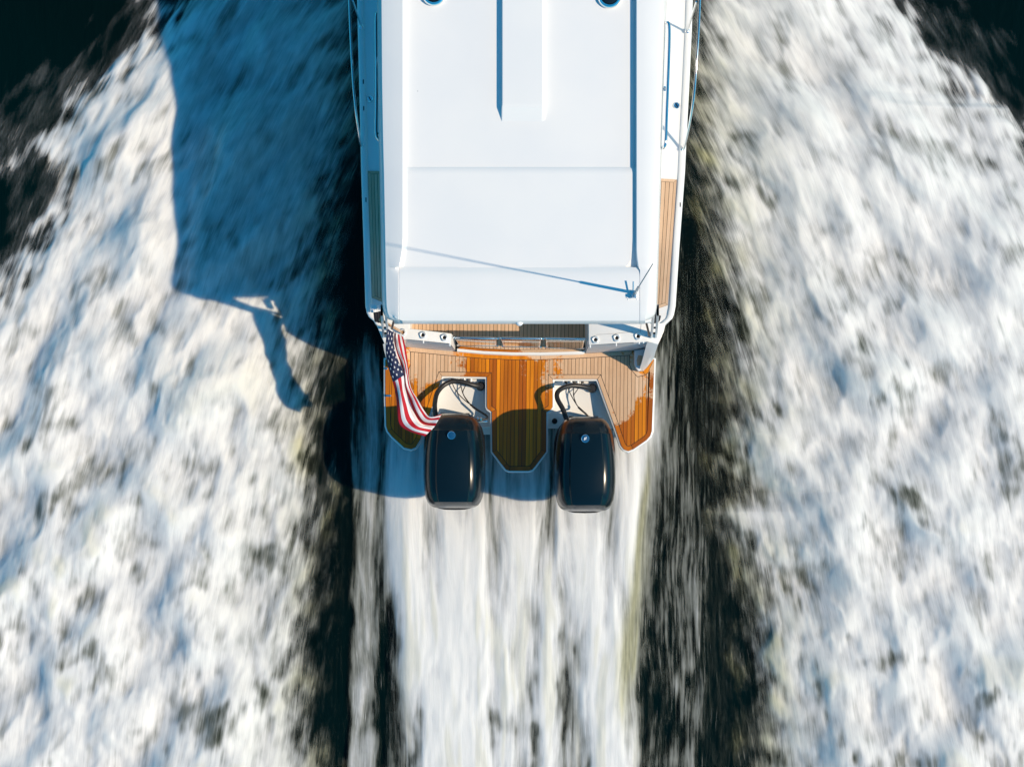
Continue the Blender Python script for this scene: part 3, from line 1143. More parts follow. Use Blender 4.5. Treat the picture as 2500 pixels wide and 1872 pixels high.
for i in range(-40, 40):
    a = clip(fill, 0, ks + i * PWS + 0.0022, True)
    if len(a) < 3:
        continue
    a = clip(a, 0, ks + (i + 1) * PWS - 0.0022, False)
    if len(a) < 3:
        continue
    plank([skew(p, True) for p in a], Z_SOLE, M['teak_wet'] if False else M['teak'], sole)

# side deck teak panels ---------------------------------------------------------------


def deck_panel(poly, cuts):
    pw = [W(x, y, Z_DECK).xy for x, y in poly]
    mb = MB()
    mb.prism(pw, Z_DECK - 0.003, Z_DECK + 0.003)
    pan = mb.build('deck_panel', M['caulk'], boat)
    A, B, C, D = pw               # forward inner, forward outer, aft outer, aft inner
    w = 0.030
    ins = inset(pw, w)
    for i in range(4):
        j = (i + 1) % 4
        q = [pw[i], pw[j], ins[j], ins[i]]
        if i == 3:
            continue
        plank(inset(q, 0.0012), Z_DECK + 0.009, M['teak'], pan)
    a, b, c, d = ins
    for k in range(cuts):
        t0, t1 = k / cuts, (k + 1) / cuts
        q = [a.lerp(b, t0), a.lerp(b, t1), d.lerp(c, t1), d.lerp(c, t0)]
        plank(inset(q, 0.0022), Z_DECK + 0.009, M['teak'], pan)
    q = [pw[3], pw[0], ins[0], ins[3]]
    plank(inset(q, 0.0012), Z_DECK + 0.009, M['teak'], pan)


deck_panel([(1608, 436), (1652.5, 439), (1630.5, 745), (1592, 758.5)], 3)
deck_panel([(936, 418), (898, 418), (908.5, 727), (944, 742)][::1], 3)

# fuel filler caps, small hull fittings
for (x, y) in [(1652, 258), (903, 241.5)]:
    mb = MB()
    p = W(x, y, Z_DECK)
    mb.lathe(p, [(0.034, 0.0), (0.034, 0.006), (0.030, 0.010), (0.026, 0.007), (0.0, 0.007)], 24)
    cap = mb.build('filler_cap', M['chrome'], boat, smooth=30)
    mb = MB()
    mb.box(p + Vector((0, 0, 0.0095)), (0.010, 0.042, 0.004), Quaternion((0, 0, 1), 0.5))
    mb.build('key_slot', M['lower'], cap)
for (x, y) in [(893.5, 488), (1661, 500), (887, 200), (888, 265)]:
    mb = MB()
    mb.box(W(x, y, Z_DECK + 0.017), (0.010, 0.045, 0.006))
    mb.build('vent_slot', M['lower'], boat, bevel=0.002)

# ================================================================== ENGINE WELLS
FL0, FL1 = 0.39, 0.26
wells = [
    [(1078, 917), (1190, 919), (1190, 993), (1202, 1004), (1202, 1041), (1036, 1041), (1052, 1000)],
    [(1348, 924), (1460, 924), (1501, 1038), (1503, 1044), (1332, 1044), (1332, 1006), (1348, 994)],
]
for wi, poly in enumerate(wells):
    mb = MB()
    tops = [W(x, y, Z_PLAT - 0.014) for x, y in poly]
    ya, yb = max(p.y for p in tops), min(p.y for p in tops)

    def fz(p):
        return FL0 + (FL1 - FL0) * (ya - p.y) / (ya - yb)
    fl = [Vector((p.x, p.y, fz(p))) for p in tops]
    n = len(poly)
    mb.add(fl, [tuple(range(n))])
    for i in range(n):
        j = (i + 1) % n
        if abs(poly[i][1] - poly[j][1]) < 2 and poly[i][1] > 1030:
            continue
        mb.add([tops[i], tops[j], fl[j], fl[i]], [(0, 1, 2, 3)])
    # lower step and the drop to the water
    e = [i for i in range(n) if poly[i][1] > 1030]
    p, q = fl[e[0]], fl[e[1]]
    dn = Vector((0, 0, -0.10))
    bk = Vector((0, -0.075, 0))
    mb.add([p, q, q + dn, p + dn], [(0, 1, 2, 3)])
    mb.add([p + dn, q + dn, q + dn + bk, p + dn + bk], [(0, 1, 2, 3)])
    mb.add([p + dn + bk, q + dn + bk, q + dn + bk + Vector((0, 0.03, -0.35)), p + dn + bk + Vector((0, 0.03, -0.35))], [(0, 1, 2, 3)])
    well = mb.build('engine_well', M['gel'], boat, fix=False, bevel=0.01, smooth=40)
    # pale front wall with hose pipes through it
    if wi == 1:
        mb = MB()
        c = W(1354, 1028, 0.300)
        mb.lathe(c + Vector((0, 0, 0.004)), [(0.030, 0), (0.030, 0.004), (0.025, 0.006), (0, 0.004)], 20)
        mb.build('drain_cap', M['lower'], well, smooth=30)

# transom closing panel under the platform
mb = MB()
mb.prism([W(x, y, 0.3).xy for x, y in [(955, 850), (1585, 850), (1585, 916), (955, 916)]], -0.2, 0.27)
mb.prism([W(x, y, 0.3).xy for x, y in [(1204, 910), (1330, 910), (1328, 1040), (1206, 1040)]], -0.2, 0.355)
mb.build('transom', M['gel'], boat)

# ================================================================== OUTBOARD MOTORS


def cowl_rows(cx, y_front, y_back, half, base, top):
    """stations from bow to stern; each a hoop from port base over the top to starboard base"""
    rows = []
    L = y_front - y_back
    ts = [0.0, 0.015, 0.045, 0.09, 0.15, 0.185, 0.192, 0.30, 0.42, 0.55, 0.68, 0.80, 0.88, 0.935, 0.97, 0.99, 1.0]
    wid = [0.40, 0.58, 0.70, 0.80, 0.86, 0.885, 0.893, 0.94, 0.98, 1.0, 1.0, 0.975, 0.935, 0.87, 0.79, 0.69, 0.56]
    hgt = [0.30, 0.50, 0.66, 0.78, 0.88, 0.925, 0.942, 0.985, 1.01, 1.015, 1.005, 0.975, 0.94, 0.88, 0.76, 0.56, 0.30]
    for t, w, h in zip(ts, wid, hgt):
        y = y_front - L * t
        hw = half * w
        ht = (top - base) * h
        prof = [(-1.0, 0.0), (-1.015, 0.22), (-0.995, 0.45), (-0.955, 0.64), (-0.885, 0.80), (-0.79, 0.900), (-0.68, 0.950), (-0.565, 0.968), (-0.52, 0.994),
                (-0.30, 1.012), (0, 1.018), (0.30, 1.012), (0.52, 0.994), (0.565, 0.968), (0.68, 0.950), (0.79, 0.900), (0.885, 0.80), (0.955, 0.64), (0.995, 0.45), (1.015, 0.22), (1.0, 0.0)]
        rows.append([Vector((cx + a * hw, y, base + b * ht)) for a, b in prof])
    return rows


def outboard(px_c, px_front, px_back, px_half, strokes, yaw):
    base, top = 0.80, 1.42
    zc = 1.2
    f = W(px_c, px_front, zc)
    b = W(px_c, px_back, zc)
    half = px_half * (CAM_H - 1.05) / FPX
    cx = f.x
    mb = MB()
    rr = cowl_rows(cx, f.y, b.y, half, base, top)
    mb.grid(rr)
    mb.add(rr[0], [tuple(range(len(rr[0])))])
    mb.add(rr[-1], [tuple(range(len(rr[-1])))])
    motor = mb.build('outboard_motor', M['cowl'], boat, smooth=27)
    # lower cowling tray
    mb = MB()
    prof_rows = []
    for sc, z in ((0.90, 0.60), (1.0, 0.66), (1.035, 0.74), (1.035, 0.80), (1.0, 0.835)):
        row = []
        for k in range(40):
            a = 2 * math.pi * k / 40
            ca, sa = math.cos(a), math.sin(a)
            e = 2 / 3.3
            row.append(Vector((cx + half * sc * math.copysign(abs(ca) ** e, ca), (f.y + b.y) / 2 - 0.012 + ((f.y - b.y) / 2 * sc * 0.985) * math.copysign(abs(sa) ** e, sa), z)))
        prof_rows.append(row)
    mb.grid(prof_rows, close_u=True)
    mb.add(prof_rows[0], [tuple(range(40))])
    mb.add(prof_rows[-1], [tuple(range(40))])
    mb.build('lower_cowling', M['lower'], motor, smooth=40)
    # leg, anti-ventilation plate and mounting bracket
    mb = MB()
    yc = (f.y + b.y) / 2
    sec = []
    for (z, hw, l0, l1) in ((0.64, 0.17, 0.28, -0.26), (0.40, 0.12, 0.20, -0.20), (0.05, 0.09, 0.16, -0.18), (-0.35, 0.06, 0.14, -0.20)):
        sec.append([Vector((cx + hw * a, yc + (l0 if s > 0 else l1) * abs(s), z)) for a, s in ((-0.35, 1), (0.35, 1), (1, 0.25), (1, -0.4), (0.2, -1), (-0.2, -1), (-1, -0.4), (-1, 0.25))])
    mb.grid(sec, close_u=True)
    mb.box((cx, yc - 0.06, 0.02), (0.30, 0.52, 0.022))
    mb.build('drive_leg', M['lower'], motor, smooth=35)
    mb = MB()
    for s in (-1, 1):
        mb.box((cx + s * 0.13, f.y - 0.10, 0.42), (0.05, 0.24, 0.42))
    mb.box((cx, f.y - 0.06, 0.56), (0.30, 0.07, 0.07))
    mb.build('mount_bracket', M['black'], motor, bevel=0.008)
    # emblem on the hood
    ye = f.y - (f.y - b.y) * 0.245
    ze = base + (top - base) * 0.962 * 1.018 + 0.016
    ex = cx - 0.012
    ax = Quaternion((1, 0, 0), 0.16)
    mb = MB()
    mb.lathe((ex, ye, ze), [(0.040, -0.020), (0.043, 0.0), (0.041, 0.006), (0.034, 0.004), (0.0, 0.004)], 28, ax)
    em = mb.build('emblem', M['chrome'], motor, smooth=30)
    mb = MB()
    mb.lathe((ex, ye, ze + 0.0035), [(0.034, 0.0), (0.034, 0.002), (0.02, 0.0034), (0, 0.004)], 28, ax)
    mb.build('badge', M['emblem'], em, smooth=30) if False else None
    bd = mb.build('badge', M['emblem'], motor, smooth=30)
    if strokes:
        mb = MB()
        for s in (-1, 1):
            q = Quaternion((0, 0, 1), -0.22) @ Quaternion((1, 0, 0), 0.2)
            mb.box((ex + s * 0.007 - 0.002, ye + s * 0.003, ze + 0.0095), (0.0075, 0.030, 0.002), q)
        mb.build('badge_mark', M['whiteprint'], motor)
    return motor, f, b, cx, half


m1 = outboard(1107, 1007, 1240, 74, False, 0)
m2 = outboard(1430, 1015, 1248, 74, True, 0)
m1[0]['label'] = 'outboard beside the flag, plain blue round badge'
m2[0]['label'] = 'outboard away from the flag, white strokes on its blue badge'

# rigging hoses -------------------------------------------------------------------------
hose_pts = [
    [(1066, 1024, .78), (1062, 1002, .74), (1062, 982, .70), (1068, 958, .62), (1085, 939, .57), (1108, 930.5, .55), (1130, 932.5, .54), (1152, 939, .52), (1168, 942.5, .48), (1173, 943, .42)],
    [(1392, 1040, .80), (1382, 1020, .78), (1374, 998, .76), (1361, 974, .73), (1361, 958, .69), (1374, 947, .64), (1395, 941.5, .59), (1418, 942.5, .55), (1436, 946.5, .50), (1446, 948, .43)],
]
for pts in hose_pts:
    mb = MB()
    mb.tube([W(*p) for p in pts], 0.0255, 14, 8)
    hs = mb.build('rigging_hose', M['black'], boat, smooth=50)
    e = pts[-1]
    mb = MB()
    c = W(e[0], e[1], 0.38)
    mb.lathe(c, [(0.048, -0.06), (0.048, 0.03), (0.042, 0.045), (0.036, 0.05), (0.034, 0.09), (0.028, 0.10)], 24)
    mb.build('boot', M['black'], hs, smooth=30)

cabs = [
    [[(1104, 921, .445), (1106, 940, .415), (1118, 960, .40), (1136, 978, .41), (1150, 988, .43)],
     [(1124, 921, .445), (1125, 938, .415), (1130, 960, .415), (1140, 978, .42), (1152, 990, .43)],
     [(1144, 921.5, .445), (1143, 930, .43), (1134, 946, .415), (1131, 962, .445), (1150, 989, .43)]],
    [[(1382, 925.5, .445), (1384, 940, .37), (1391, 958, .40), (1404, 982, .41), (1414, 996, .43)],
     [(1402.5, 925.5, .445), (1402, 940, .415), (1400, 962, .415), (1406, 984, .42), (1416, 998, .43)],
     [(1422, 926, .445), (1421, 934, .43), (1409, 952, .415), (1401, 966, .43), (1407, 986, .42)]],
]
tails = [
    [(1148, 987, .43), (1162, 998, .43), (1178, 1008, .45), (1189, 1016, .47), (1188, 1022, .48), (1178, 1024, .5), (1160, 1024, .52)],
    [(1412, 994, .43), (1422, 1003, .47), (1430, 1010, .56), (1440, 1022, .70)],
]
for wi in (0, 1):
    for pts in cabs[wi]:
        mb = MB()
        mb.tube([W(*p) for p in pts], 0.0050, 8, 6)
        cb = mb.build('control_cable', M['black'], boat, smooth=50)
        mb = MB()
        a = W(*pts[0])
        mb.tube([a + Vector((0, 0.02, 0)), a + Vector((0, -0.045, -0.008))], 0.015, 12, 1)
        mb.build('wall_grommet', M['black'], cb, smooth=40)
    mb = MB()
    mb.tube([W(*p) for p in tails[wi]], 0.0105, 10, 6)
    mb.build('cable_bundle', M['black'], boat, smooth=50)
mb = MB()
for (x, y) in [(1113.5, 923.5), (1120, 924), (1134, 924), (1150, 924), (1394, 928), (1411, 928), (1375, 928)]:
    p = W(x, y, 0.445)
    mb.tube([p + Vector((0, 0.02, 0)), p + Vector((0, -0.03, -0.006))], 0.012, 12, 1)
mb.build('wall_fitting', M['whiteprint'], boat, smooth=40)
# steering ram ends
for (x, y) in [(1166, 1021), (1174, 1022.5)]:
    mb = MB()
    mb.lathe(W(x, y, .50), [(0.012, -0.03), (0.014, 0.0), (0.014, 0.018), (0.008, 0.024)], 12)
    mb.build('ram_bolt', M['chrome'], boat, smooth=40)
mb = MB()
mb.tube([W(1157, 1028, .47), W(1190, 1027, .47)], 0.018, 12, 1)
mb.build('steering_ram', M['chrome'], boat, smooth=40)
for (x, y) in [(944, 900), (949, 966)]:
    mb = MB()
    p = W(x, y, Z_PLAT)
    mb.box(p + Vector((0, 0, 0.012)), (0.055 if y > 920 else 0.025, 0.022, 0.024))
    mb.build('deck_latch', M['chrome'], platform, bevel=0.005)

# ================================================================== TRANSOM WINDOWS
wins = [((1108, 824.5), (1210, 826), (1122, 842), (1210, 844)), ((1222, 825.5), (1321, 826.5), (1231, 845), (1316, 847)), ((1333, 826), (1428, 827.5), (1336, 847.5), (1421, 850))]
for (ul, ur, ll, lr) in wins:
    ZT, ZB = 1.18, 0.68
    a, b, c, d = W(*ul, ZT), W(*ur, ZT), W(*lr, ZB), W(*ll, ZB)
    mb = MB()
    # bent acrylic pane: rounded top and slightly bowed
    rr = []
    nrm = (b - a).cross(d - a).normalized()
    for k in range(7):
        t = k / 6
        bow = 0.018 * math.sin(math.pi * t)
        rr.append([a.lerp(d, t) + nrm * bow, b.lerp(c, t) + nrm * bow])
    back = [[p + nrm * -0.008 for p in r] for r in rr]
    m = len(rr)
    mb.grid(rr)
    mb.grid([r[::-1] for r in back])
    for k in range(m - 1):
        mb.add([rr[k][0], back[k][0], back[k + 1][0], rr[k + 1][0]], [(0, 1, 2, 3)])
        mb.add([rr[k][1], rr[k + 1][1], back[k + 1][1], back[k][1]], [(0, 1, 2, 3)])
    mb.add([rr[0][0], rr[0][1], back[0][1], back[0][0]], [(0, 1, 2, 3)])
    mb.add([rr[-1][1], rr[-1][0], back[-1][0], back[-1][1]], [(0, 1, 2, 3)])
    win = mb.build('transom_window', M['glass'], boat, smooth=50)
    for (p, q, r) in ((a, b, 0.0135), (d, c, 0.011)):
        mb = MB()
        ext = (q - p).normalized() * 0.02
        mb.tube([p - ext + Vector((0, 0, -0.02)), p, q, q + ext + Vector((0, 0, -0.02))], r, 12, 1)
        mb.build('rail', M['chrome'], win, smooth=50)
    for (p, q) in ((a, d), (b, c)):
        mb = MB()
        mb.tube([p, p.lerp(q, 0.5) + nrm * 0.018, q], 0.0095, 10, 4)
        mb.build('stile', M['chrome'], win, smooth=50)
        for pp in (p, q):
            mb = MB()
            mb.lathe(pp + Vector((0, 0, 0.004)), [(0.012, -0.006), (0.014, 0.006), (0.008, 0.016), (0.0, 0.018)], 12)
            mb.build('corner_knob', M['chrome'], win, smooth=50)

# ================================================================== HARDTOP
Z_R = 3.0
hl = [(-420, 930), (-200, 921), (0, 921), (200, 922.5), (350, 925), (420, 927), (600, 930.5), (700, 932), (745, 933.5), (760, 935.5), (770, 938.5), (776, 943), (780, 950), (783, 962)]
hr = [(-420, 1622), (-200, 1629), (0, 1628), (200, 1621), (350, 1616), (420, 1614), (600, 1608.5), (700, 1605.5), (745, 1604), (758, 1602.5), (768, 1599.5), (775, 1594), (780, 1586), (783, 1574)]


def col_at(tab, y):
    return float(np.interp(y, [p[0] for p in tab], [p[1] for p in tab]))


hy = [-420, -200, 0, 200, 330, 408, 413, 422, 427, 500, 580, 612, 632, 645, 651, 653, 660, 670, 690, 720, 745, 758, 768, 775, 780, 783]
rows = []
for y in hy:
    L, R = col_at(hl, y), col_at(hr, y)
    fwd = y < 417
    aft = y >= 652.5
    rimz = Z_R + 0.045
    if aft:
        t = min(1.0, (y - 652) / 16.0)
        pz = Z_R + 0.008 + 0.030 * t
        rimz = Z_R + 0.045
        if y > 740:
            dd = (y - 740) / 43.0
            pz -= 0.05 * dd ** 2
            rimz -= 0.05 * dd ** 2
    else:
        pz = Z_R - (0.020 if y < 411 else (0.004 if y < 417 else -0.006 if y < 425 else 0.0))
        if y >= 417:
            pz = Z_R + 0.004
    li = 984.0 if y < 600 else float(np.interp(y, [600, 632, 652, 660, 783], [984, 979, 975, 973.5, 973.5]))
    ri = float(np.interp(y, [-420, 612, 632, 652, 660, 783], [1553, 1553, 1554.5, 1557.5, 1561.5, 1561.5]))
    rp = ri - 1.2 if (aft or fwd or y > 430) else ri - 1.2
    # panel edge flares away from the rim towards its aft corners
    flare = float(np.interp(y, [590, 612, 632, 645, 652], [0, 2, 6, 14, 22])) if not aft else 0.0
    edz = rimz - 0.085
    if not aft:
        cols = [(L - 0.5, rimz - 0.24), (L, rimz - 0.19), (L + 1.5, rimz - 0.13), (L + 5, rimz - 0.078), (L + 10.5, rimz - 0.048), (L + 20, rimz - 0.036), (li - 14, rimz - 0.012), (li - 1, rimz - 0.002), (li + 1.5, rimz - 0.006),
                (li + 7, pz + 0.010), (li + 10, pz + 0.001), (li + 16, pz), (1120, pz + 0.010), (1268, pz + 0.014), (1420, pz + 0.010), (ri - 30, pz + 0.001), (ri - 9 - flare, pz - 0.0),
                (ri - 7 - flare * 0.98, pz - 0.012 - flare * 0.0012), (rp, pz - 0.016 - flare * 0.0012), (ri, rimz - 0.006), (ri + 2, rimz), (ri + 14, rimz), (R - 18, rimz - 0.006), (R - 9, rimz - 0.018), (R - 4.5, rimz - 0.045), (R - 1.5, rimz - 0.10), (R, rimz - 0.19), (R + 0.5, rimz - 0.24)]
    else:
        az = pz
        g = 0.006
        cols = [(L - 0.5, rimz - 0.24), (L, rimz - 0.19), (L + 1.5, rimz - 0.13), (L + 5, rimz - 0.078), (L + 10.5, rimz - 0.048), (L + 20, rimz - 0.036), (li - 10, rimz - 0.018), (li - 1.2, az - 0.001), (li - 0.4, az - g),
                (li + 0.4, az - g), (li + 1.2, az - 0.001), (li + 16, az), (1120, az + 0.004), (1268, az + 0.006), (1420, az + 0.004), (ri - 30, az + 0.002), (ri - 9, az),
                (ri - 1.2, az), (ri - 0.4, az - g), (ri + 0.4, az - g), (ri + 1.2, rimz - 0.006), (ri + 14, rimz - 0.004), (R - 18, rimz - 0.008), (R - 9, rimz - 0.020), (R - 4.5, rimz - 0.045), (R - 1.5, rimz - 0.10), (R, rimz - 0.19), (R + 0.5, rimz - 0.24)]
    xs_fix = []
    last = -1e9
    for (x, z) in cols:
        x = max(x, last + 0.05)
        last = x
        xs_fix.append((x, z))
    rows.append([W(x, y, z) for x, z in xs_fix])
# aft edge turned down
last = rows[-1]
rows.append([Vector((p.x, p.y - 0.010, min(p.z - 0.022, 3.0))) for p in last])
rows.append([Vector((p.x, p.y - 0.012, p.z - 0.075)) for p in rows[-1]])
rows.append([Vector((p.x, p.y + 0.05, p.z - 0.03)) for p in rows[-1]])
mb = MB()
mb.grid(rows)
# underside
bl = [rows[i][0] for i in range(len(rows))]
br = [rows[i][-1] for i in range(len(rows))]
mb.grid([[p + Vector((0.03, 0, -0.02)), q + Vector((-0.03, 0, -0.02))] for p, q in zip(bl[:-3], br[:-3])])
hardtop = mb.build('hardtop', M['gel'], boat, smooth=28, fix=False)

# raised spine in the middle of the roof
mb = MB()
zf = Z_R - 0.020 + 0.008
zt = zf + 0.068
rr = []
for (y, k) in ((-420, 1), (0, 1), (235, 1), (254, 1), (262, .93), (300, .07), (308, 0.0)):
    h = zt * k + (zf - 0.004) * (1 - k)
    xl_ = 1226 - (0 if k == 1 else 1)
    xr_ = 1334 - (1 - k) * 3
    rr.append([W(xl_ - 0.6, y, zf - 0.004), W(xl_, y, h - 0.004 * k), W(xl_ + 2, y, h), W(1276, y, h + 0.0002 * k), W(xr_ - 10, y, h), W(xr_ - 8, y, h - 0.006 * k), W(xr_, y, zf - 0.004)])
mb.grid(rr)
mb.build('roof_spine', M['gel'], hardtop)

# round roof fittings at the forward edge of the frame
for (x, y, hornlike) in ((1059, -13, False), (1487.5, -7, True)):
    p = W(x, y, Z_R - 0.012)
    mb = MB()
    mb.lathe(p, [(0.112, 0.0), (0.114, 0.02), (0.108, 0.036), (0.096, 0.044), (0.084, 0.038), (0.078, 0.022), (0.0, 0.020)], 40)
    rl = mb.build('roof_light', M['chrome'], hardtop, smooth=40)
    mb = MB()
    mb.lathe(p + Vector((0, 0, 0.018)), [(0.080, 0.0), (0.072, 0.016), (0.045, 0.026), (0, 0.029)], 32)
    mb.build('lens', M['darkglass'], hardtop, smooth=40)
    if hornlike:
        mb = MB()
        for k in range(4):
            mb.box(p + Vector((-0.036 + k * 0.024, 0.05, 0.048)), (0.017, 0.10, 0.010))
        mb.build('grille', M['black'], hardtop)

# stern light on the aft edge
mb = MB()
mb.lathe(W(1268, 786.5, 2.93), [(0.034, -0.03), (0.036, 0.0), (0.033, 0.018), (0.024, 0.030), (0.010, 0.036), (0, 0.037)], 24)
mb.build('stern_light', M['whiteprint'], hardtop, smooth=50)

# antenna --------------------------------------------------------------------------------
ab = W(1546, 719, Z_R + 0.04)
mb = MB()
mb.box(ab + Vector((0, 0, 0.018)), (0.052, 0.075, 0.036))
mb.box(ab + Vector((0, -0.02, 0.05)), (0.030, 0.030, 0.04))
ant = mb.build('antenna', M['chrome'], hardtop, bevel=0.005)
tip = W(1594, 644, Z_R + 2.62)
rt = W(1551, 714, Z_R + 0.10)
mb = MB()
mb.tube([rt, rt.lerp(tip, 0.12), rt.lerp(tip, 0.121), tip], 0.0105, 10, 1, r1=0.0045)
mb.build('whip', M['greyrail'], hardtop, smooth=50)
mb = MB()
mb.tube([rt, rt.lerp(tip, 0.20)], 0.015, 10, 1, r1=0.013)
mb.build('ferrule', M['greyrail'], hardtop, smooth=50)
mb = MB()
la = ab + Vector((-0.004, 0.03, 0.055))
mb.tube([la, la + Vector((0.0, 0.085, 0.02))], 0.0075, 8, 1)
mb.build('fold_lever', M['chrome'], hardtop, smooth=50)
for (dx, dy) in ((-0.062, -0.03), (-0.048, -0.045), (0.04, -0.045), (0.04, 0.0)):
    mb = MB()
    mb.lathe(ab + Vector((dx, dy, 0)), [(0.005, 0.0), (0.005, 0.004), (0, 0.006)], 8)
    mb.build('screw', M['chrome'], hardtop)

# ================================================================== CABIN BELOW THE ROOF
for side in (0, 1):
    sg = 1 if side == 0 else -1
    tab = hl if side == 0 else hr
    mb = MB()
    rr = []
    for y in (-420, -200, 0, 200, 350, 420, 560, 600):
        b = W(col_at(tab, y) + sg * 12, y, Z_DECK - 0.01)
        tpt = W(col_at(tab, y) + sg * 6, y, 2.83)
        rr.append([b, b.lerp(tpt, 0.32)])
    mb.grid(rr)
    cw = mb.build('cabin_side', M['gel'], boat, smooth=40)
    bounds = [-420, -100, 150, 360, 600]
    for k in range(4):
        y0, y1 = bounds[k] + 6, bounds[k + 1] - 6
        q = []
        for y in (y0, y1):
            b = W(col_at(tab, y) + sg * 12, y, Z_DECK - 0.01)
            tpt = W(col_at(tab, y) + sg * 6, y, 2.83)
            q.append((b.lerp(tpt, 0.32), b.lerp(tpt, 1.0)))
        mb = MB()
        th = Vector((sg * 0.012, 0, 0))
        vs = [q[0][0], q[1][0], q[1][1], q[0][1]]
        mb.add(vs + [v + th for v in vs], [(0, 1, 2, 3), (7, 6, 5, 4), (0, 4, 5, 1), (1, 5, 6, 2), (2, 6, 7, 3), (3, 7, 4, 0)])
        mb.build('window', M['darkglass'], cw)
        mb = MB()
        mb.tube([q[1][0] + th * 0.5, q[1][1] + th * 0.5], 0.028, 10, 1)
        mb.build('window_post', M['gel'], cw, smooth=40)
# bulkhead and windscreen close the cabin fore and aft
mb = MB()
mb.box((W(1270, 600, 2.0).x, W(1270, 560, 2.0).y, 1.66), (2.55, 0.05, 2.2))
mb.build('bulkhead', M['gel'], boat)
mb = MB()
a, b = W(950, -420, 2.86), W(1602, -420, 2.86)
c, d = W(1540, -640, Z_DECK), W(1020, -640, Z_DECK)
mb.add([a, b, c, d], [(0, 1, 2, 3)])
mb.add([a + Vector((0, -.02, -.02)), b + Vector((0, -.02, -.02)), c + Vector((0, -.02, 0)), d + Vector((0, -.02, 0))], [(3, 2, 1, 0)])
mb.build('windscreen', M['darkglass'], boat)
mb = MB()
for s, a_, d_ in ((1, a, d), (-1, b, c)):
    side_top = W(958 if s == 1 else 1596, -420, Z_DECK)
    mb.add([a_, d_, side_top], [(0, 1, 2)])
mb.build('windscreen_side', M['darkglass'], boat)

# roof posts, struts and rolled curtains at the aft corners
for mir in (False, True):
    def mx(x):
        return 2 * 1269.0 - x if mir else x
    for (bx_, tx_) in ((1590.5, 1596), (1602, 1606)):
        b = W(mx(bx_), 820.5, Z_DECK)
        t = W(mx(tx_), 757, 2.86)
        mb = MB()
        u = Vector((0.011, 0, 0))
        v = Vector((0, 0.030, 0))
        sec = []
        for p, k in ((b, 0.75), (b.lerp(t, 0.4), 1.0), (t, 1.8)):
            sec.append([p - u - v * k, p + u - v * k, p + u + v * k, p - u + v * k])
        mb.grid(sec, close_u=True)
        mb.add(sec[0], [(0, 1, 2, 3)])
        post = mb.build('roof_post', M['gel'], boat, bevel=0.004)
    for k in (0.12, 0.34):
        b0 = W(mx(1590.5), 820.5, Z_DECK).lerp(W(mx(1596), 757, 2.86), k)
        b1 = W(mx(1602), 820.5, Z_DECK).lerp(W(mx(1606), 757, 2.86), k)
        mb = MB()
        mb.tube([b0, b1], 0.010, 8, 1)
        mb.build('post_tie', M['lower'], boat)
    mb = MB()
    mb.tube([W(mx(1585.5), 820, Z_DECK + 0.01), W(mx(1574), 772, 2.70)], 0.011, 10, 1)
    mb.build('gas_strut', M['black'], boat, smooth=50)
for (x0_, y0_, x1_, y1_, r) in ((916.5, 763, 919, 783, .021), (922.5, 762, 925.5, 785, .021), (929.0, 760, 933, 787, .024)):
    mb = MB()
    a, b = W(x0_, y0_, 1.62), W(x1_, y1_, 1.56)
    mb.tube([a, a.lerp(b, .3) + Vector((0, 0, .01)), a.lerp(b, .7) + Vector((0, 0, .01)), b], r, 12, 3)
    mb.build('curtain_roll', M['canvas'], boat, smooth=50)
mb = MB()
mb.prism([W(x, y, 1.9).xy for x, y in [(1598, 756), (1603.5, 762), (1604, 769), (1614.5, 770), (1611, 784), (1592, 788), (1588, 783), (1598, 776)]], 1.72, 1.9)
mb.build('curtain_roll', M['canvas'], boat, bevel=0.015, smooth=40)
mb = MB()
mb.prism([W(x, y, 2.75).xy for x, y in [(1438, 776), (1463, 776), (1462, 786.5), (1440, 785.5)]], 2.72, 2.75)
mb.build('curtain_track', M['lower'], boat)
# curtain rolled up under the aft edge of the roof
mb = MB()
mb.tube([W(1468, 779, 2.80), W(1510, 781, 2.78), W(1545, 782, 2.77), W(1590, 781, 2.78)], 0.030, 12, 4)
mb.build('curtain_tube', M['gel'], boat, smooth=50)
# pale bracket by the port curtain roll
mb = MB()
mb.box(W(912, 753, 1.46), (0.050, 0.085, 0.06))
mb.box(W(918.5, 750, 1.49), (0.022, 0.045, 0.03))
mb.build('curtain_bracket', M['whiteprint'], boat, bevel=0.006)

# ================================================================== RAILS


def rail(name, pts, r, posts, parent=boat):
    mb = MB()
    mb.tube([W(*p) for p in pts], r, 10, 6)
    rl = mb.build(name, M['chrome'], parent, smooth=60)
    for a, b, rr_ in posts:
        mb = MB()
        mb.tube([W(*p) for p in (a, b)] if len(a) == 3 else a, rr_, 10, 1)
        mb.build('stanchion', M['chrome'], rl, smooth=60)
        mb = MB()
        q = W(*a)
        mb.lathe(q + Vector((0, 0, -0.004)), [(0.024, 0), (0.024, 0.006), (0.014, 0.014)], 14)
        mb.build('foot', M['chrome'], rl, smooth=40)
    return rl


ZF = Z_DECK + 0.03
rail('bow_rail', [(838, -420, 2.05), (848, -200, 2.05), (852.5, 0, 2.02), (857, 110, 2.0), (862, 200, 1.93), (868.5, 270, 1.80), (876, 325, 1.58), (882, 354, 1.40), (887, 357, ZF)], 0.0125,
     [((883, 66, ZF), (861, 2, 1.98), 0.010), ((882, -250, ZF), (847.5, -310, 2.03), 0.010)])
rail('bow_rail', [(1725, -420, 2.05), (1714, -200, 2.05), (1708.5, 0, 2.02), (1704, 100, 2.0), (1698, 190, 1.94), (1692, 250, 1.84), (1682, 310, 1.62), (1670, 360, 1.40), (1663, 366, ZF)], 0.0125,
     [((1678, 76, ZF), (1700, 5, 1.98), 0.010), ((1680, -250, ZF), (1716, -310, 2.03), 0.010)])
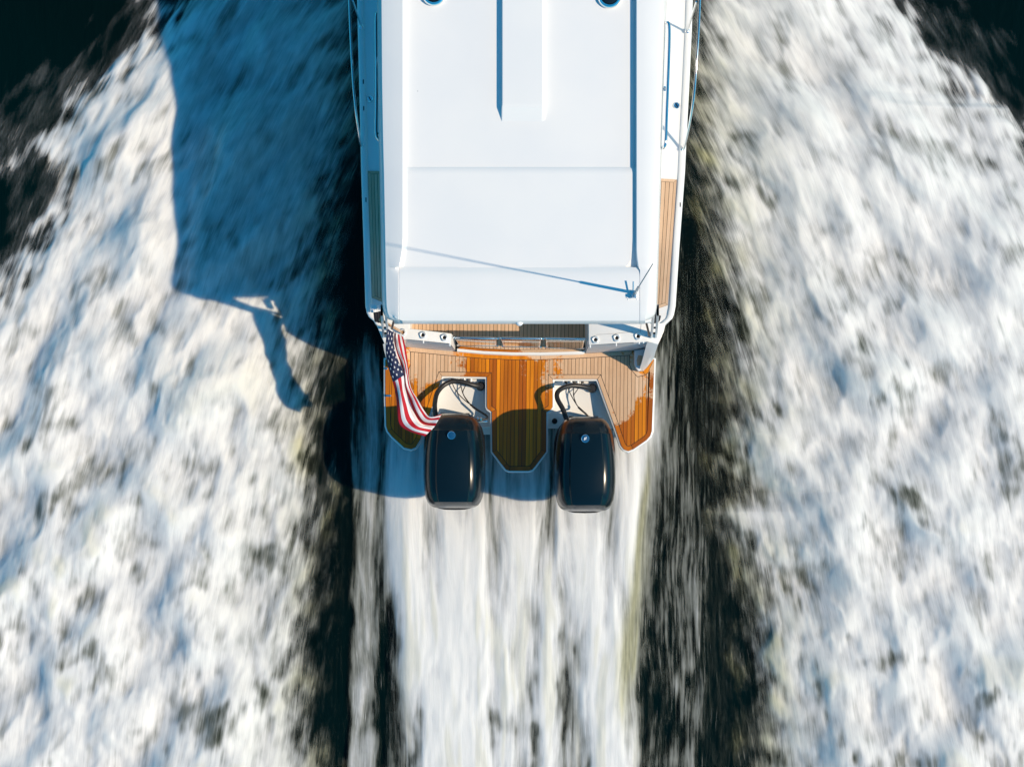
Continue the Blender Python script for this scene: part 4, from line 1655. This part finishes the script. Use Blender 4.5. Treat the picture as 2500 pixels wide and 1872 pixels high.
# second, lower wire of the port rail
rail('grab_rail', [(931, 33, 2.62), (922, 33, 2.64), (918, 42, 2.66), (918, 110, 2.66), (919, 190, 2.66), (918.5, 260, 2.66), (918, 322, 2.66), (922, 338, 2.64), (931, 346, 2.60)], 0.0150,
     [((933, 46, 2.60), (919, 48, 2.66), 0.009), ((933, 188, 2.60), (919, 187, 2.66), 0.009), ((933, 322, 2.60), (919, 328, 2.66), 0.009)])
rail('grab_rail', [(1620, 58, 2.93), (1626, 56, 2.99), (1633, 62, 3.01), (1633.5, 110, 3.01), (1630, 210, 3.01), (1627, 290, 3.01), (1625, 345, 3.01), (1620, 360, 2.98), (1613, 363, 2.90)], 0.0150,
     [((1622, 217, 2.92), (1630, 217, 3.01), 0.009)])

# ================================================================== FLAG
fb = W(981, 811, Z_DECK + 0.01)
flag = thing('boat_flag', fb, 'stars and stripes flag streaming from a wooden staff towards the outboard', 'flag')
ft = W(930, 781, 2.30)
mb = MB()
mb.tube([fb, ft], 0.0155, 12, 1, r1=0.0125)
mb.build('staff', M['varnish'], flag, smooth=50)
mb = MB()
mb.lathe(ft, [(0.012, -0.01), (0.020, 0.0), (0.020, 0.012), (0.010, 0.022), (0, 0.024)], 14)
mb.build('truck', M['varnish'], flag, smooth=50)

FR = [
    [(947, 799, 1.98), (953, 804, 1.93), (961, 809, 1.86), (967, 812.5, 1.80), (972, 815, 1.74), (978, 818, 1.68), (984, 822, 1.62)],
    [(941.5, 838, 1.92), (951, 838, 1.93), (961, 836, 1.88), (966, 834, 1.79), (974, 834, 1.80), (982, 837, 1.72), (990, 847, 1.66)],
    [(943, 872, 1.86), (954, 869, 1.90), (966, 863, 1.86), (972, 860, 1.77), (980, 861, 1.79), (987, 866, 1.71), (994.5, 877, 1.64)],
    [(950, 902, 1.82), (962, 897, 1.87), (975.5, 889, 1.83), (982, 885, 1.75), (988, 887, 1.76), (993, 893, 1.70), (998, 904, 1.63)],
    [(958.5, 931, 1.79), (970, 924, 1.84), (985, 915, 1.81), (989, 913, 1.73), (993.5, 915, 1.72), (997, 921, 1.67), (999.5, 934, 1.62)],
    [(966, 963, 1.77), (977, 955, 1.81), (987, 949, 1.77), (993, 945, 1.72), (999, 945, 1.71), (1004, 949, 1.66), (1008, 957, 1.62)],
    [(970, 1002, 1.72), (984, 992, 1.77), (997, 984, 1.74), (1006, 977, 1.69), (1013, 974, 1.70), (1020, 976, 1.66), (1025, 983, 1.62)],
    [(975, 1036, 1.68), (992, 1026, 1.73), (1008, 1014, 1.69), (1019, 1007, 1.66), (1028, 1003, 1.68), (1035, 1003, 1.65), (1040, 1008, 1.62)],
    [(1000, 1053, 1.65), (1012, 1046, 1.69), (1026, 1037, 1.66), (1036, 1029, 1.63), (1044, 1022, 1.66), (1050, 1018, 1.65), (1054, 1018, 1.63)],
    [(1038, 1065, 1.62), (1047, 1055, 1.66), (1058, 1044, 1.63), (1066, 1033, 1.61), (1072, 1023, 1.64), (1076, 1015, 1.65), (1078, 1011, 1.66)],
]
ctrl = []
for r in FR:
    p = [W(*q) for q in r]
    # a pleat tucks under between the third and fourth columns
    tuck = p[1].lerp(p[2], 0.55) + Vector((0, 0, -0.075))
    tuck2 = p[2].lerp(p[3], 0.5) + Vector((0, 0, -0.07))
    ctrl.append([p[0], p[1], p[2], tuck, tuck2, p[3], p[4], p[5], p[6]])
CV = [0.0, 0.15, 0.31, 0.47, 0.63, 0.69, 0.79, 0.90, 1.0]
NU_, NV_ = 60, 13 * 4


def cr(pts, t):
    n = len(pts)
    i = min(int(t), n - 2)
    f = t - i
    p1, p2 = pts[i], pts[i + 1]
    p0 = pts[i - 1] if i > 0 else p1 * 2 - p2
    p3 = pts[i + 2] if i + 2 < n else p2 * 2 - p1
    return 0.5 * ((2 * p1) + (p2 - p0) * f + (2 * p0 - 5 * p1 + 4 * p2 - p3) * f * f + (3 * p1 - p0 - 3 * p2 + p3) * f ** 3)


def flag_pt(u, v):
    tv = float(np.interp(v, CV, range(len(CV))))
    row = [cr(r, tv) for r in ctrl]
    p = cr(row, u * (len(ctrl) - 1))
    wv = 0.016 * math.sin(u * 21 + v * 7.0) + 0.011 * math.sin(u * 39 - v * 9)
    return p + Vector((0, 0, wv * min(1, u * 5)))


mb = MB()
G = [[flag_pt(i / NU_, j / NV_) for j in range(NV_ + 1)] for i in range(NU_ + 1)]
mb.v = [tuple(p) for r in G for p in r]
n1 = NV_ + 1
for i in range(NU_):
    for j in range(NV_):
        s = j // 4
        canton = s < 7 and (i + 0.5) / NU_ < 0.445
        mb.f.append((i * n1 + j, i * n1 + j + 1, (i + 1) * n1 + j + 1, (i + 1) * n1 + j))
        mb.mi.append(2 if canton else (0 if s % 2 == 0 else 1))
fl_o = mb.build('flag_cloth', [M['red'], M['white'], M['blue']], flag, smooth=70, fix=False)
sol = fl_o.modifiers.new('thickness', 'SOLIDIFY')
sol.thickness = 0.0015
sol.offset = 0
mb = MB()
cu, cv_ = 0.445, 7 / 13
for rix in range(9):
    for cix in range(6 if rix % 2 == 0 else 5):
        su = cu * ((cix * 2 + 1 + (0 if rix % 2 == 0 else 1)) / 12.0)
        sv = cv_ * ((rix + 1) / 10.0)
        p = flag_pt(su, sv)
        du = flag_pt(su + 0.012, sv) - flag_pt(su - 0.012, sv)
        dv = flag_pt(su, sv + 0.02) - flag_pt(su, sv - 0.02)
        nn = du.cross(dv).normalized()
        if nn.z < 0:
            nn = -nn
        # printed star: follows the cloth
        for sgn in (1,):
            vs = [p + nn * 0.005 * sgn]
            for k in range(10):
                ang = math.pi * k / 5
                r = 1.0 if k % 2 == 0 else 0.42
                q = flag_pt(su + 0.0165 * r * math.cos(ang), sv + 0.0235 * r * math.sin(ang))
                vs.append(q + nn * 0.0035 * sgn)
            mb.add(vs, [(0, 1 + k, 1 + (k + 1) % 10) for k in range(10)])
tag(mb.build('stars', M['white'], fl_o), kind='stuff')
# white heading and ties on the staff
mb = MB()
rr = []
for k in range(13):
    v = k / 12
    p = flag_pt(0.0, v)
    rr.append([p + Vector((0, 0.006, 0.004)), p + Vector((0, -0.012, 0.004))])
mb.grid(rr)
mb.build('heading', M['white'], flag)
